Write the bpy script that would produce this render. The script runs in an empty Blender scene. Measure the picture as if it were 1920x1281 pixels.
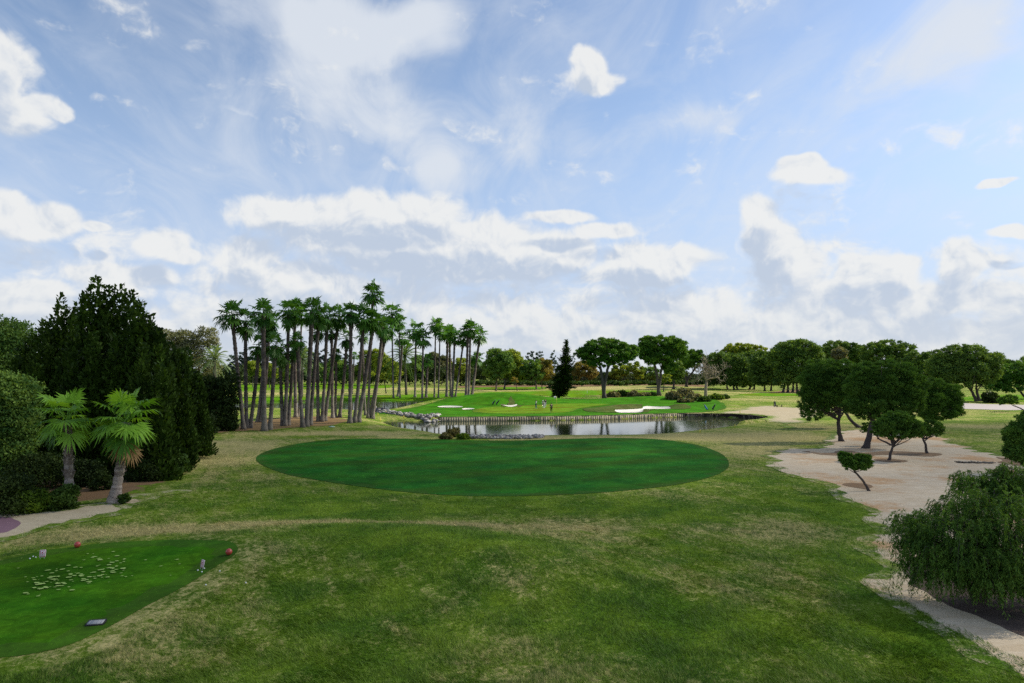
import bpy, math, numpy as np
from mathutils import Vector, geometry, noise as mnoise
rng = np.random.default_rng(11)
R = math.radians
scene = bpy.context.scene
COL = scene.collection
# ---------------------------------------------------------------- camera
CAMH, FPX, HORIZ = 7.5, 1280.0, 700.0
PITCH = math.atan((HORIZ-640.5)/FPX)
cp, sp = math.cos(PITCH), math.sin(PITCH)
def ray(px, py):
    a, b = (px-960.0)/FPX, (640.5-py)/FPX
    return np.array([a, cp-b*sp, sp+b*cp])
def at(px, py, Y):
    d = ray(px, py); t = Y/d[1]
    return np.array([d[0]*t, Y, CAMH+d[2]*t])
def gpz(px, py, z=0.0):
    d = ray(px, py); t = (z-CAMH)/d[2]
    return np.array([d[0]*t, d[1]*t, z])
def azel(px, py):
    d = ray(px, py); d = d/np.linalg.norm(d)
    return math.atan2(d[0], d[1]), math.asin(d[2])
# ---------------------------------------------------------------- polygons (world XY)
def polyz(pts, z=0.0): return np.array([gpz(x, y, z)[:2] for x, y in pts])
def smooth_poly(P, n=4):
    P = np.asarray(P, float)          # Catmull-Rom closed
    out = []; m = len(P)
    for i in range(m):
        p0, p1, p2, p3 = P[i-1], P[i], P[(i+1) % m], P[(i+2) % m]
        for k in range(n):
            t = k/n
            out.append(0.5*((2*p1)+(-p0+p2)*t+(2*p0-5*p1+4*p2-p3)*t*t+(-p0+3*p1-3*p2+p3)*t**3))
    return np.array(out)
def sdf(P, X, Y, margin=25.0):
    """signed distance, negative inside; +margin outside the padded box"""
    X = np.asarray(X, float); Y = np.asarray(Y, float)
    sh = X.shape; X = X.ravel(); Y = Y.ravel()
    res = np.full(X.shape, margin)
    lo = P.min(0)-margin; hi = P.max(0)+margin
    m = (X > lo[0]) & (X < hi[0]) & (Y > lo[1]) & (Y < hi[1])
    if m.any():
        x = X[m]; y = Y[m]; dmin = np.full(x.shape, 1e9); ins = np.zeros(x.shape, bool)
        for i in range(len(P)):
            a = P[i-1]; b = P[i]; e = b-a; L = max(e@e, 1e-9)
            t = np.clip(((x-a[0])*e[0]+(y-a[1])*e[1])/L, 0, 1)
            dmin = np.minimum(dmin, (x-a[0]-t*e[0])**2+(y-a[1]-t*e[1])**2)
            c = (a[1] > y) != (b[1] > y)
            with np.errstate(divide='ignore', invalid='ignore'):
                xi = (b[0]-a[0])*(y-a[1])/(b[1]-a[1] if b[1] != a[1] else 1e-9)+a[0]
            ins ^= c & (x < xi)
        d = np.sqrt(dmin); res[m] = np.minimum(np.where(ins, -d, d), margin)
    return res.reshape(sh)
def sstep(a, b, x):
    t = np.clip((x-a)/(b-a), 0, 1); return t*t*(3-2*t)
WZ = -0.75
ZT = 0.45
P_TEE = smooth_poly(polyz([(0,1051),(75,1035),(145,1027),(200,1022),(300,1021),(375,1025),(425,1030),(444,1039),(440,1052),(400,1072),(350,1100),(275,1137),(225,1165),(175,1190),(125,1211),(62,1226),(0,1233),(-120,1236),(-300,1200),(-330,1130),(-200,1085)], ZT))
P_GREEN = smooth_poly(polyz([(481,865),(498,848),(560,832),(640,823.5),(760,823),(870,826),(960,827),(1050,824.5),(1140,822),(1230,824),(1300,833),(1350,850),(1367,870),(1350,888),(1290,905),(1200,917),(1100,925),(1000,929),(900,930),(800,926),(700,916),(600,902),(530,888)]))
P_SAND = smooth_poly(polyz([(1442,868),(1456,850),(1490,841),(1533,839),(1552,822),(1573,810),(1612,806),(1680,812),(1758,818),(1785,832),(1825,846),(1873,854),(1902,856),(1960,850),(2100,850),(2300,900),(2500,1100),(2500,1500),(2150,1400),(1990,1290),(1920,1256),(1850,1232),(1764,1184),(1691,1150),(1652,1116),(1652,1090),(1660,1064),(1631,1026),(1640,985),(1609,947),(1583,938),(1546,916),(1506,897),(1450,876)]), 3)
def grow(P, d):
    T = unit_(np.roll(P, -1, 0)-np.roll(P, 1, 0)); Nn = np.stack([T[:, 1], -T[:, 0]], 1)
    area = 0.5*np.sum(P[:, 0]*np.roll(P[:, 1], -1)-np.roll(P[:, 0], -1)*P[:, 1])
    return P+Nn*d*(1 if area > 0 else -1)
def unit_(a): return a/(np.linalg.norm(a, axis=-1, keepdims=True)+1e-9)
P_SAND = grow(P_SAND, 0.28)
P_PATH = smooth_poly(polyz([(358,930),(316,931),(234,942),(160,955),(78,963),(0,965),(-200,965),(-400,985),(-400,1080),(-200,1040),(0,1017),(109,991),(195,975),(250,964),(273,949)]), 3)
P_PAVE = smooth_poly(polyz([(-150,974),(0,974),(26,978),(39,985),(20,997),(-10,1003),(-150,1014)]), 3)
P_LITTER = smooth_poly(polyz([(-300,905),(-60,905),(100,905),(200,890),(300,880),(348,880),(372,850),(362,868),(350,892),(330,912),(268,934),(200,950),(80,964),(-60,968),(-300,970)]), 3)
P_PALMDIRT = smooth_poly(polyz([(395,806),(440,797),(490,786),(560,780),(640,780),(652,790),(640,797),(590,800),(520,806),(440,810),(380,822),(362,832)]), 3)
P_ROADDIRT = smooth_poly(polyz([(1345,776),(1390,766),(1440,761),(1490,765),(1560,764),(1570,772),(1530,783),(1510,792),(1500,803),(1455,800),(1445,790),(1430,783),(1400,777)]), 3)
# front pond, back ponds (water plane at WZ)
P_POND = smooth_poly(polyz([(722,792),(745,789),(765,791),(800,792),(824,790),(900,789.5),(1000,789),(1100,787.5),(1170,785.5),(1230,783.5),(1300,782),(1360,782.5),(1410,785.5),(1436,790),(1414,794),(1375,799),(1320,806),(1270,811),(1220,816),(1160,819),(1090,820),(1030,820.5),(960,822),(890,821),(835,815),(800,809),(765,804),(745,801)], WZ), 3)
P_BACKL = smooth_poly(polyz([(330,752),(430,753.5),(520,752),(610,752),(700,751.5),(770,750.5),(830,750.5),(880,751.5),(905,752.3),(880,754.5),(840,757.5),(800,761),(765,764.5),(730,769),(700,772),(660,770),(600,769),(520,768),(440,768),(380,771),(300,770)], WZ), 3)
P_BACKC = smooth_poly(polyz([(985,746.5),(1010,745),(1050,744),(1090,743),(1130,743),(1165,745),(1150,747.5),(1128,749),(1080,750),(1010,749.5)], WZ), 3)
P_ISLE = smooth_poly(polyz([(700,773),(724,770),(765,765),(800,761.5),(850,757),(900,752.6),(960,749),(1010,749),(1080,749),(1128,748),(1160,746.5),(1200,746),(1260,747),(1300,750),(1340,753),(1362,764),(1345,771),(1290,776),(1230,778.5),(1170,780.5),(1100,782.5),(1000,784),(900,784.3),(826,784.3),(780,779)], -0.1), 3)
_d = sdf(P_POND, P_ISLE[:, 0], P_ISLE[:, 1])
for _ in range(60):                     # keep the island's turf behind the retaining wall
    _m = _d < 0.45; P_ISLE[_m, 1] += 0.15; _d = sdf(P_POND, P_ISLE[:, 0], P_ISLE[:, 1])
FAIRWAYS = [
 [(380,754),(380,747),(430,745),(560,744),(640,743),(760,740.5),(900,736.5),(1000,734),(1100,732.5),(1190,733),(1245,733.5),(1250,737.5),(1220,741),(1140,742),(1060,740),(950,742),(850,745.5),(760,748.5),(700,749.5),(560,751.5)],
 [(440,722),(520,719.5),(640,719),(700,721.5),(735,722.5),(728,727),(690,729),(600,729),(520,731),(440,733)],
 [(885,729),(960,727.5),(1030,727),(1045,729),(1000,731),(940,731.5),(890,731.5)],
 [(1380,742),(1430,738.5),(1500,738.5),(1560,741),(1560,744),(1500,743),(1440,744)],
 [(1790,748),(1850,741),(1950,741),(2050,742),(2050,756),(1950,755),(1860,754),(1800,753)],
]
FAIRWAYS = [smooth_poly(polyz(p), 3) for p in FAIRWAYS]
# ---------------------------------------------------------------- terrain height
def bump_at(px, py, rx, ry, a, rot=0.0, z=0.0):
    g = gpz(px, py, z); return (g[0], g[1], rx, ry, rot, a)
BUMPS = [
    bump_at(720,1035,9,4.5,0.65,-0.25), bump_at(960,1075,8,3,0.45,-0.5),
    bump_at(520,769,50,16,-0.55), bump_at(955,757,17,13,2.1), bump_at(900,757,12,9,0.7), bump_at(1240,752,13,9,1.1), bump_at(1150,752,12,8,0.35),
    bump_at(1275,765,2.6,4,0.75), bump_at(1211,771,1.2,2.4,0.42), bump_at(1178,762,6,5,0.45), bump_at(1110,769,5,4,0.25), bump_at(1345,758,6,6,0.5),
    bump_at(1290,738,22,18,1.0), bump_at(1360,746,14,12,0.8), bump_at(1395,752,10,8,0.6), bump_at(760,733,24,16,1.3), bump_at(1230,729,30,14,1.5), bump_at(1010,729,40,14,0.8),
    bump_at(560,726,22,14,1.0), bump_at(300,850,6,10,0.5), bump_at(1840,757,16,10,0.5), bump_at(150,930,10,5,0.35),
]
P_BUNK = []
def h(X, Y):
    X = np.asarray(X, float); Y = np.asarray(Y, float)
    z = 0.12*np.sin(X*0.11+1.3)*np.sin(Y*0.09+0.4)*sstep(15, 30, Y)*sstep(-5, 10, sdf(P_GREEN, X, Y))*(Y < 112)
    for cx, cy, rx, ry, rot, a in BUMPS:
        dx = X-cx; dy = Y-cy; c, s = math.cos(rot), math.sin(rot)
        u = (dx*c+dy*s)/rx; v = (-dx*s+dy*c)/ry
        z = z+a*np.exp(-(u*u+v*v))
    z = z+ZT*sstep(3.5, 0.0, sdf(P_TEE, X, Y))
    d1 = sdf(P_POND, X, Y); near = (Y < 100)+0.0
    isl = sdf(P_ISLE, X, Y)
    wide = np.where(isl < 1.0, 0.35, 7.0)
    wide = np.where((isl >= 1.0) & (X > 30) & (Y > 108), 0.6, wide)
    for P, w in ((P_POND, wide), (P_BACKL, np.where(isl < 0.5, 2.5, 3.0)), (P_BACKC, 3.0)):
        d = d1 if P is P_POND else sdf(P, X, Y)
        k = np.clip(d/w, 0, 1)
        bank = np.where(d < 0, WZ-0.03+np.maximum(d*0.35, -1.0), z)
        k2 = 1-(1-k)**2
        z = np.where(d < 0, bank, np.where(k < 1, (WZ-0.03)*(1-k2)+z*k2, z))
    for P in P_BUNK:
        d = sdf(P, X, Y, 4.0); z = z-0.30*sstep(0.3, -0.9, d)
    return z
GX0, GY0, GS = -135.0, 8.0, 0.5
HG = None
def build_grid():
    global HG
    X, Y = np.meshgrid(np.arange(GX0, 135, GS), np.arange(GY0, 430, GS), indexing='ij'); HG = h(X, Y)
def hz(x, y):
    u, v = (x-GX0)/GS, (y-GY0)/GS; i, j = int(math.floor(u)), int(math.floor(v))
    if not (0 <= i < HG.shape[0]-1 and 0 <= j < HG.shape[1]-1): return 0.0
    u -= i; v -= j
    return float((HG[i, j]*(1-u)+HG[i+1, j]*u)*(1-v)+(HG[i, j+1]*(1-u)+HG[i+1, j+1]*u)*v)
def gp(px, py):
    """where the ray through a pixel meets the terrain"""
    d = ray(px, py); z = 0.0; p = None
    for _ in range(16):
        p = gpz(px, py, z); z = 0.5*z+0.5*hz(p[0], p[1])
    return np.array([p[0], p[1], hz(p[0], p[1])])
build_grid()
PX_BUNK = (
    [(820,763.5),(832,761.6),(852,761.5),(867,762.8),(864,764.2),(840,764.6)],
    [(866,767.6),(872,766.2),(884,766),(890,767),(882,768.2),(870,768.6)],
    [(938,759.2),(944,757),(957,755.9),(968,756.2),(969,758.5),(962,760.2),(948,760.4)],
    [(1153,769.5),(1175,768.6),(1203,767),(1206,763.5),(1220,762.4),(1248,763),(1257,765),(1252,767.3),(1215,767.8),(1206,771),(1198,774),(1175,774.6),(1160,774)])
PX_LIP = (
    [(939,758),(947,755.2),(958,754.0),(972,755),(983,757.6),(978,760.4),(970,759.8),(968,756.9),(957,756.2),(946,757.2)],
    [(1092,767),(1120,764.5),(1150,760.5),(1180,758.5),(1203,759),(1204,763),(1202,767),(1175,768),(1154,769.2),(1160,774),(1130,774),(1100,771.5)],
    [(1255,765.5),(1262,761),(1275,758.2),(1288,759),(1295,763.5),(1290,766.8),(1275,768.2),(1258,767.5)],
    [(1200,774),(1205,770),(1212,767.8),(1222,769.5),(1218,772.5),(1208,774.3)])
def gpoly(pts): return smooth_poly(np.array([gp(x, y)[:2] for x, y in pts]), 3)
P_LIP = [gpoly(p) for p in PX_LIP]
P_PUTT = gpoly([(885,772),(900,766),(935,763),(1000,760.5),(1060,757),(1120,757.5),(1145,758.5),(1120,762),(1090,766),(1078,770),(1060,774),(1010,776),(960,776.5),(915,775.5)])
P_BUNK = [gpoly(p) for p in PX_BUNK]
build_grid()
# ---------------------------------------------------------------- node helper
class NT:
    def __init__(s, tree): s.t = tree; s.l = tree.links
    def n(s, typ, ins=None, out=0, **kw):
        nd = s.t.nodes.new(typ)
        for k, v in kw.items(): setattr(nd, k, v)
        for k, v in (ins or {}).items():
            sk = nd.inputs[k]
            if isinstance(v, bpy.types.NodeSocket): s.l.new(v, sk)
            elif isinstance(v, tuple) and sk.type == 'RGBA' and len(v) == 3: sk.default_value = (*v, 1)
            else: sk.default_value = v
        return nd if out is None else nd.outputs[out]
    def m(s, op, a, b=0.0, c=0.0, clamp=False): return s.n('ShaderNodeMath', {0: a, 1: b, 2: c}, operation=op, use_clamp=clamp)
    def v(s, op, a, b=(0,0,0), c=(0,0,0), out=0): return s.n('ShaderNodeVectorMath', {0: a, 1: b, 2: c}, out=out, operation=op)
    def mix(s, f, a, b, mode='MIX'):
        nd = s.t.nodes.new('ShaderNodeMix'); nd.data_type = 'RGBA'; nd.blend_type = mode; nd.clamp_factor = True
        for k, v in ((0, f), (6, a), (7, b)):
            if isinstance(v, bpy.types.NodeSocket): s.l.new(v, nd.inputs[k])
            else: nd.inputs[k].default_value = (*v, 1) if isinstance(v, tuple) and len(v) == 3 else v
        return nd.outputs[2]
    def step(s, x, a, b, lo=0.0, hi=1.0):
        return s.n('ShaderNodeMapRange', {0: x, 1: a, 2: b, 3: lo, 4: hi}, interpolation_type='SMOOTHSTEP')
    def noise(s, vec, scale, detail=4.0, rough=0.55, dist=0.0, dim='3D'):
        return s.n('ShaderNodeTexNoise', {'Vector': vec, 'Scale': scale, 'Detail': detail, 'Roughness': rough, 'Distortion': dist}, noise_dimensions=dim)
def new_mat(name):
    m = bpy.data.materials.new(name); m.use_nodes = True; m.node_tree.nodes.clear()
    return m, NT(m.node_tree)
def finish(N, shader):
    N.n('ShaderNodeOutputMaterial', {0: shader}, out=None)
def principled(N, color, rough=0.6, spec=0.3, bump=None, bstr=0.3, bdist=0.05, metal=0.0):
    ins = {'Base Color': color, 'Roughness': rough, 'Specular IOR Level': spec, 'Metallic': metal}
    if bump is not None: ins['Normal'] = N.n('ShaderNodeBump', {'Height': bump, 'Strength': bstr, 'Distance': bdist})
    return N.n('ShaderNodeBsdfPrincipled', ins)
def plain(name, color, rough=0.55, spec=0.3, var=0.15, scale=12.0, metal=0.0):
    m, N = new_mat(name)
    p = N.n('ShaderNodeTexCoord', out=3)
    f = N.noise(p, scale, 5)
    c = N.mix(f, tuple(x*(1-var) for x in color), tuple(min(1, x*(1+var)) for x in color))
    finish(N, principled(N, c, rough, spec, f, 0.15, 0.02, metal)); return m
# ---------------------------------------------------------------- mesh helpers
def link(o): COL.objects.link(o); return o
def mesh_np(name, V, quads=None, tris=None, mats=(), parent=None, attrs=None, smooth=False, mi=None):
    V = np.asarray(V, np.float32)
    q = np.zeros((0,4), np.int32) if quads is None or len(quads) == 0 else np.asarray(quads, np.int32)
    t = np.zeros((0,3), np.int32) if tris is None or len(tris) == 0 else np.asarray(tris, np.int32)
    me = bpy.data.meshes.new(name)
    me.vertices.add(len(V)); me.vertices.foreach_set('co', V.ravel())
    nl = q.size+t.size; me.loops.add(nl)
    me.loops.foreach_set('vertex_index', np.concatenate([q.ravel(), t.ravel()]).astype(np.int32))
    npoly = len(q)+len(t); me.polygons.add(npoly)
    ls = np.concatenate([np.arange(len(q))*4, len(q)*4+np.arange(len(t))*3]).astype(np.int32)
    me.polygons.foreach_set('loop_start', ls)
    if mi is not None: me.polygons.foreach_set('material_index', np.asarray(mi, np.int32))
    if smooth: me.polygons.foreach_set('use_smooth', np.ones(npoly, bool))
    for m in mats: me.materials.append(m)
    for k, a in (attrs or {}).items():
        at_ = me.attributes.new(k, 'FLOAT', 'POINT'); at_.data.foreach_set('value', np.asarray(a, np.float32))
    me.update(calc_edges=True); me.validate()
    o = bpy.data.objects.new(name, me); link(o)
    if parent is not None: o.parent = parent
    return o
class Acc:
    def __init__(s): s.V = []; s.Q = []; s.T = []; s.a = []; s.n = 0
    def add(s, V, Q=None, T=None, tint=0.5):
        V = np.asarray(V, float).reshape(-1, 3)
        s.V.append(V)
        if Q is not None and len(Q): s.Q.append(np.asarray(Q, int)+s.n)
        if T is not None and len(T): s.T.append(np.asarray(T, int)+s.n)
        s.a.append(np.broadcast_to(np.asarray(tint, float), (len(V),)))
        s.n += len(V)
    def build(s, name, mat, parent=None, smooth=False, origin=None):
        V = np.concatenate(s.V)
        if origin is not None: V = V-np.asarray(origin)
        return mesh_np(name, V, np.concatenate(s.Q) if s.Q else None, np.concatenate(s.T) if s.T else None, [mat], parent, {'tint': np.concatenate(s.a)}, smooth)
    def tube(s, P, r, k=6, tint=0.5, cap=True):
        P = np.asarray(P, float); n = len(P); r = np.broadcast_to(np.asarray(r, float), (n,))
        T = np.gradient(P, axis=0); T /= np.linalg.norm(T, axis=1)[:, None]+1e-9
        ref = np.array([1.0, 0, 0]) if abs(T[0][0]) < 0.8 else np.array([0, 1.0, 0])
        A = np.cross(T, ref); A /= np.linalg.norm(A, axis=1)[:, None]+1e-9
        B = np.cross(T, A)
        th = np.arange(k)*2*math.pi/k
        V = P[:, None]+r[:, None, None]*(A[:, None]*np.cos(th)[None, :, None]+B[:, None]*np.sin(th)[None, :, None])
        i = np.arange(n-1)[:, None]*k; j = np.arange(k)[None]; j2 = (j+1) % k
        Q = np.stack([i+j, i+j2, i+k+j2, i+k+j], -1).reshape(-1, 4)
        V = V.reshape(-1, 3); Tt = []
        if cap:
            V = np.vstack([V, P[0], P[-1]]); c0, c1 = n*k, n*k+1
            Tt = [(c0, (a+1) % k, a) for a in range(k)]+[(c1, (n-1)*k+a, (n-1)*k+(a+1) % k) for a in range(k)]
        s.add(V, Q, Tt, tint if np.ndim(tint) == 0 else np.concatenate([np.repeat(tint, k), [tint[0], tint[-1]] if cap else []]))
    def cards(s, C, D, W, L, w, tint):
        """diamond leaves: centre C, growth dir D, width dir W, length L, half width w"""
        C = np.asarray(C, float); n = len(C)
        L = np.broadcast_to(np.asarray(L, float), (n,))[:, None]; w = np.broadcast_to(np.asarray(w, float), (n,))[:, None]
        V = np.stack([C-D*L*0.5, C+W*w+D*L*0.05, C+D*L*0.5, C-W*w+D*L*0.05], 1).reshape(-1, 3)
        Q = np.arange(n*4).reshape(-1, 4)
        s.add(V, Q, None, np.repeat(np.broadcast_to(tint, (n,)), 4))
    def box(s, c, sx, sy, sz, rot=0.0, tint=0.5):
        c = np.asarray(c, float); cs, sn = math.cos(rot), math.sin(rot)
        V = np.array([(x, y, z) for z in (-1, 1) for x, y in ((-1, -1), (1, -1), (1, 1), (-1, 1))], float)*[sx/2, sy/2, sz/2]
        V = np.stack([V[:, 0]*cs-V[:, 1]*sn, V[:, 0]*sn+V[:, 1]*cs, V[:, 2]], 1)+c
        s.add(V, [(3,2,1,0), (4,5,6,7), (0,1,5,4), (1,2,6,5), (2,3,7,6), (3,0,4,7)], None, tint)
    def ball(s, c, r, seg=10, rings=7, tint=0.5, wob=0.0):
        c = np.asarray(c, float); r = np.broadcast_to(np.asarray(r, float), (3,))
        ph = np.linspace(0, math.pi, rings+1); th = np.arange(seg)*2*math.pi/seg
        V = np.stack([np.sin(ph)[:, None]*np.cos(th), np.sin(ph)[:, None]*np.sin(th), np.repeat(np.cos(ph)[:, None], seg, 1)], -1).reshape(-1, 3)
        if wob: V = V*(1+wob*(rng.random((len(V), 1))-0.5))
        i = np.arange(rings)[:, None]*seg; j = np.arange(seg)[None]; j2 = (j+1) % seg
        s.add(V*r+c, np.stack([i+j, i+seg+j, i+seg+j2, i+j2], -1).reshape(-1, 4), None, tint)
def unit(a): return a/(np.linalg.norm(a, axis=-1, keepdims=True)+1e-9)
def rdir(n): return unit(rng.normal(size=(n, 3)))
def perp(D):
    return unit(np.cross(D, rdir(len(D))))
USED = {}
def tag(o, label=None, cat=None, group=None, kind=None):
    if label: o['label'] = label
    if cat: o['category'] = cat
    if group: o['group'] = group
    if kind: o['kind'] = kind
    return o
def empty(name, loc=(0,0,0)):
    o = bpy.data.objects.new(name, None); o.location = [float(v) for v in loc]; o.empty_display_size = 0.3
    return link(o)
def fill_poly(P, step, jit=0.25):
    """triangulated interior of polygon P (n,2) with grid points"""
    lo, hi = P.min(0), P.max(0)
    xs = np.arange(lo[0], hi[0], step); ys = np.arange(lo[1], hi[1], step)
    if len(xs) and len(ys):
        X, Y = np.meshgrid(xs, ys); X = X+(rng.random(X.shape)-.5)*step*jit; Y = Y+(rng.random(Y.shape)-.5)*step*jit
        X = X.ravel(); Y = Y.ravel(); m = sdf(P, X, Y, step*2) < -step*0.45
        pts = np.vstack([P, np.stack([X[m], Y[m]], 1)])
    else: pts = P
    n = len(P)
    r = geometry.delaunay_2d_cdt([Vector((float(a), float(b))) for a, b in pts], [(i, (i+1) % n) for i in range(n)], [], 1, 1e-5)
    V = np.array([(v.x, v.y) for v in r[0]]); F = [tuple(f) for f in r[2]]
    return V, np.array([f for f in F if len(f) == 3])
def resample(P, d):
    Q = []
    for i in range(len(P)):
        a = P[i-1]; b = P[i]; k = max(1, int(np.linalg.norm(b-a)/d))
        for j in range(k): Q.append(a+(b-a)*j/k)
    return np.array(Q)
def sheet(name, P, step, lift, mat, jag=0.0, label=None):
    if jag:
        P = resample(P, step*0.6)
        nn = np.array([mnoise.fractal((p[0]/jag*0.25, p[1]/jag*0.25, 3.1), 1.0, 2.0, 3) for p in P])
        T = unit(np.roll(P, -1, 0)-np.roll(P, 1, 0)); Nn = np.stack([T[:, 1], -T[:, 0]], 1)
        P = P+Nn*(nn*jag)[:, None]
    V, F = fill_poly(P, step)
    a = np.cross(np.c_[V[F[:, 1]]-V[F[:, 0]], np.zeros(len(F))], np.c_[V[F[:, 2]]-V[F[:, 0]], np.zeros(len(F))])[:, 2]
    F[a < 0] = F[a < 0][:, ::-1]
    e = -sdf(P, V[:, 0], V[:, 1], 50)
    o = mesh_np(name, np.c_[V, h(V[:, 0], V[:, 1])+lift*np.clip(np.hypot(V[:, 0], V[:, 1])/90, 0.25, 1.0)], None, F, [mat], None, {'edge': e}, True)
    o['kind'] = 'structure'
    if label: o['label'] = label
    return o
# ---------------------------------------------------------------- ground materials
def turf_color(N, dry, g1, g2, tan, fine=1.0, mow=None):
    pos = N.n('ShaderNodeNewGeometry', out=0)
    flat = N.v('MULTIPLY', pos, (1, 1, 0.2))
    rot = N.n('ShaderNodeVectorRotate', {'Vector': flat, 'Angle': R(-24)}, rotation_type='Z_AXIS')
    st = N.v('MULTIPLY', rot, (1.0, 0.16, 1))
    n1 = N.noise(flat, 0.10, 5, 0.6); n2 = N.noise(st, 0.9, 5, 0.6, 0.5)
    n3 = N.noise(flat, 2.0, 6, 0.66, 1.4); n4 = N.noise(N.v('MULTIPLY', flat, (1, 0.75, 1)), 8.5, 6, 0.78, 0.8)
    n5 = N.noise(flat, 45.0, 2, 0.7)
    d = N.m('ADD', dry, N.m('MULTIPLY_ADD', n1, 1.5, -0.75))
    d = N.m('ADD', d, N.m('MULTIPLY_ADD', n2, 0.9, -0.45))
    d = N.m('ADD', d, N.m('MULTIPLY_ADD', n3, 1.5, -0.75))
    d = N.m('ADD', d, N.m('MULTIPLY_ADD', n4, 2.0*fine, -1.0*fine), clamp=True)
    g = N.mix(N.step(N.noise(flat, 0.35, 4, 0.6), 0.35, 0.65), g1, g2)
    c = N.mix(N.step(d, 0.15, 0.85), g, tan)
    br = N.m('ADD', N.m('MULTIPLY_ADD', n4, 1.9*fine, 0.95-0.95*fine), N.m('MULTIPLY_ADD', n3, 1.5, -0.70))
    br = N.m('MAXIMUM', N.m('ADD', br, N.m('MULTIPLY_ADD', n5, 0.9*fine, -0.45*fine)), 0.28)
    c = N.mix(1.0, c, N.n('ShaderNodeCombineXYZ', {0: br, 1: br, 2: br}), 'MULTIPLY')
    hgt = N.m('ADD', N.m('MULTIPLY', n4, 0.6), N.m('ADD', N.m('MULTIPLY', n5, 0.15), N.m('MULTIPLY', n3, 1.6)))
    return c, hgt, pos, flat
GRN1, GRN2, TAN = (0.064, 0.134, 0.009), (0.128, 0.205, 0.014), (0.345, 0.300, 0.120)
def attr(N, name): return N.n('ShaderNodeAttribute', out=2, attribute_name=name)
def mat_ground():
    m, N = new_mat('rough turf')
    c, hg, pos, flat = turf_color(N, attr(N, 'dry'), GRN1, GRN2, TAN)
    # wet dark soil only under the water line
    z = N.n('ShaderNodeSeparateXYZ', {0: pos}, out=2)
    c = N.mix(N.step(N.m('ADD', z, N.m('MULTIPLY', N.noise(flat, 1.5, 3), 0.15)), -0.58, -0.70), c, (0.035, 0.030, 0.018))
    finish(N, principled(N, c, 0.95, 0.03, hg, 0.7, 0.09)); return m
def mat_mown(name, a, b, stripe=None, fine=0.35, tan=(0.12, 0.13, 0.03), dry=0.05, edge=0.25, sw=1.6):
    m, N = new_mat(name)
    c, hg, pos, flat = turf_color(N, dry, a, b, tan, fine)
    if stripe is not None:
        rt = N.n('ShaderNodeVectorRotate', {'Vector': flat, 'Angle': stripe}, rotation_type='Z_AXIS')
        wob = N.m('MULTIPLY_ADD', N.noise(flat, 0.16, 3), 2.4, 0)
        s = N.m('SINE', N.m('ADD', N.m('MULTIPLY', N.n('ShaderNodeSeparateXYZ', {0: rt}, out=0), math.pi/sw), wob))
        k = N.m('MULTIPLY', N.step(s, -0.5, 0.5), N.step(N.noise(flat, 0.09, 3), 0.32, 0.62))
        c = N.mix(N.m('MULTIPLY', k, 0.62), c, (b[0]*1.1+0.006, b[1]*0.62, b[2]*0.7))
    pv = N.m('MULTIPLY_ADD', N.step(N.noise(flat, 0.22, 5, 0.6, 0.6), 0.28, 0.72), 0.55, 0.72)
    c = N.mix(1.0, c, N.n('ShaderNodeCombineXYZ', {0: N.m('MULTIPLY_ADD', pv, 0.5, 0.5), 1: pv, 2: pv}), 'MULTIPLY')
    # a fringe of longer rough grass at the cut edge
    e = N.m('ADD', attr(N, 'edge'), N.m('MULTIPLY_ADD', N.noise(flat, 3.5, 4, 0.7), edge*2, -edge))
    c = N.mix(N.step(e, 0.0, edge), N.mix(0.35, c, (0.055, 0.075, 0.020)), c)
    finish(N, principled(N, c, 0.95, 0.02, hg, 0.3, 0.03)); return m
def mat_sand(name, a, b, edge=0.6, turfmix=True, rust=(0.33, 0.20, 0.105), rustamt=0.6):
    m, N = new_mat(name)
    tc, hg, pos, flat = turf_color(N, 0.15, GRN1, GRN2, TAN)
    n1 = N.noise(flat, 0.16, 4, 0.6); n2 = N.noise(N.v('MULTIPLY', flat, (0.6, 1.6, 1)), 1.3, 6, 0.72); n3 = N.noise(flat, 14, 5, 0.7); n4 = N.noise(flat, 3.5, 4, 0.75, 1.2)
    c = N.mix(N.step(n2, 0.3, 0.7), a, b)
    c = N.mix(N.m('MULTIPLY', N.step(N.m('ADD', n1, N.m('MULTIPLY_ADD', n4, 0.35, -0.17)), 0.50, 0.66), rustamt), c, rust)
    br = N.m('MULTIPLY_ADD', n3, 0.30, 0.85)
    c = N.mix(1.0, c, N.n('ShaderNodeCombineXYZ', {0: br, 1: br, 2: br}), 'MULTIPLY')
    # scattered twigs, needles and dry weeds lying on it
    deb = N.step(N.noise(N.v('MULTIPLY', flat, (0.8, 2.2, 1)), 2.6, 6, 0.8, 0.8), 0.64, 0.70)
    c = N.mix(N.m('MULTIPLY', deb, 0.65), c, (0.075, 0.055, 0.032))
    if turfmix:
        e = N.m('ADD', attr(N, 'edge'), N.m('MULTIPLY_ADD', N.m('ADD', N.m('MULTIPLY', N.noise(flat, 1.1, 5, 0.7), 0.6), N.m('MULTIPLY', n3, 0.4)), edge*2.6, -edge*1.3))
        c = N.mix(N.step(e, -0.02, edge*0.35), tc, c)
    finish(N, principled(N, c, 0.95, 0.03, N.m('ADD', N.m('MULTIPLY', n3, 0.15), n4), 0.4, 0.08)); return m
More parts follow.
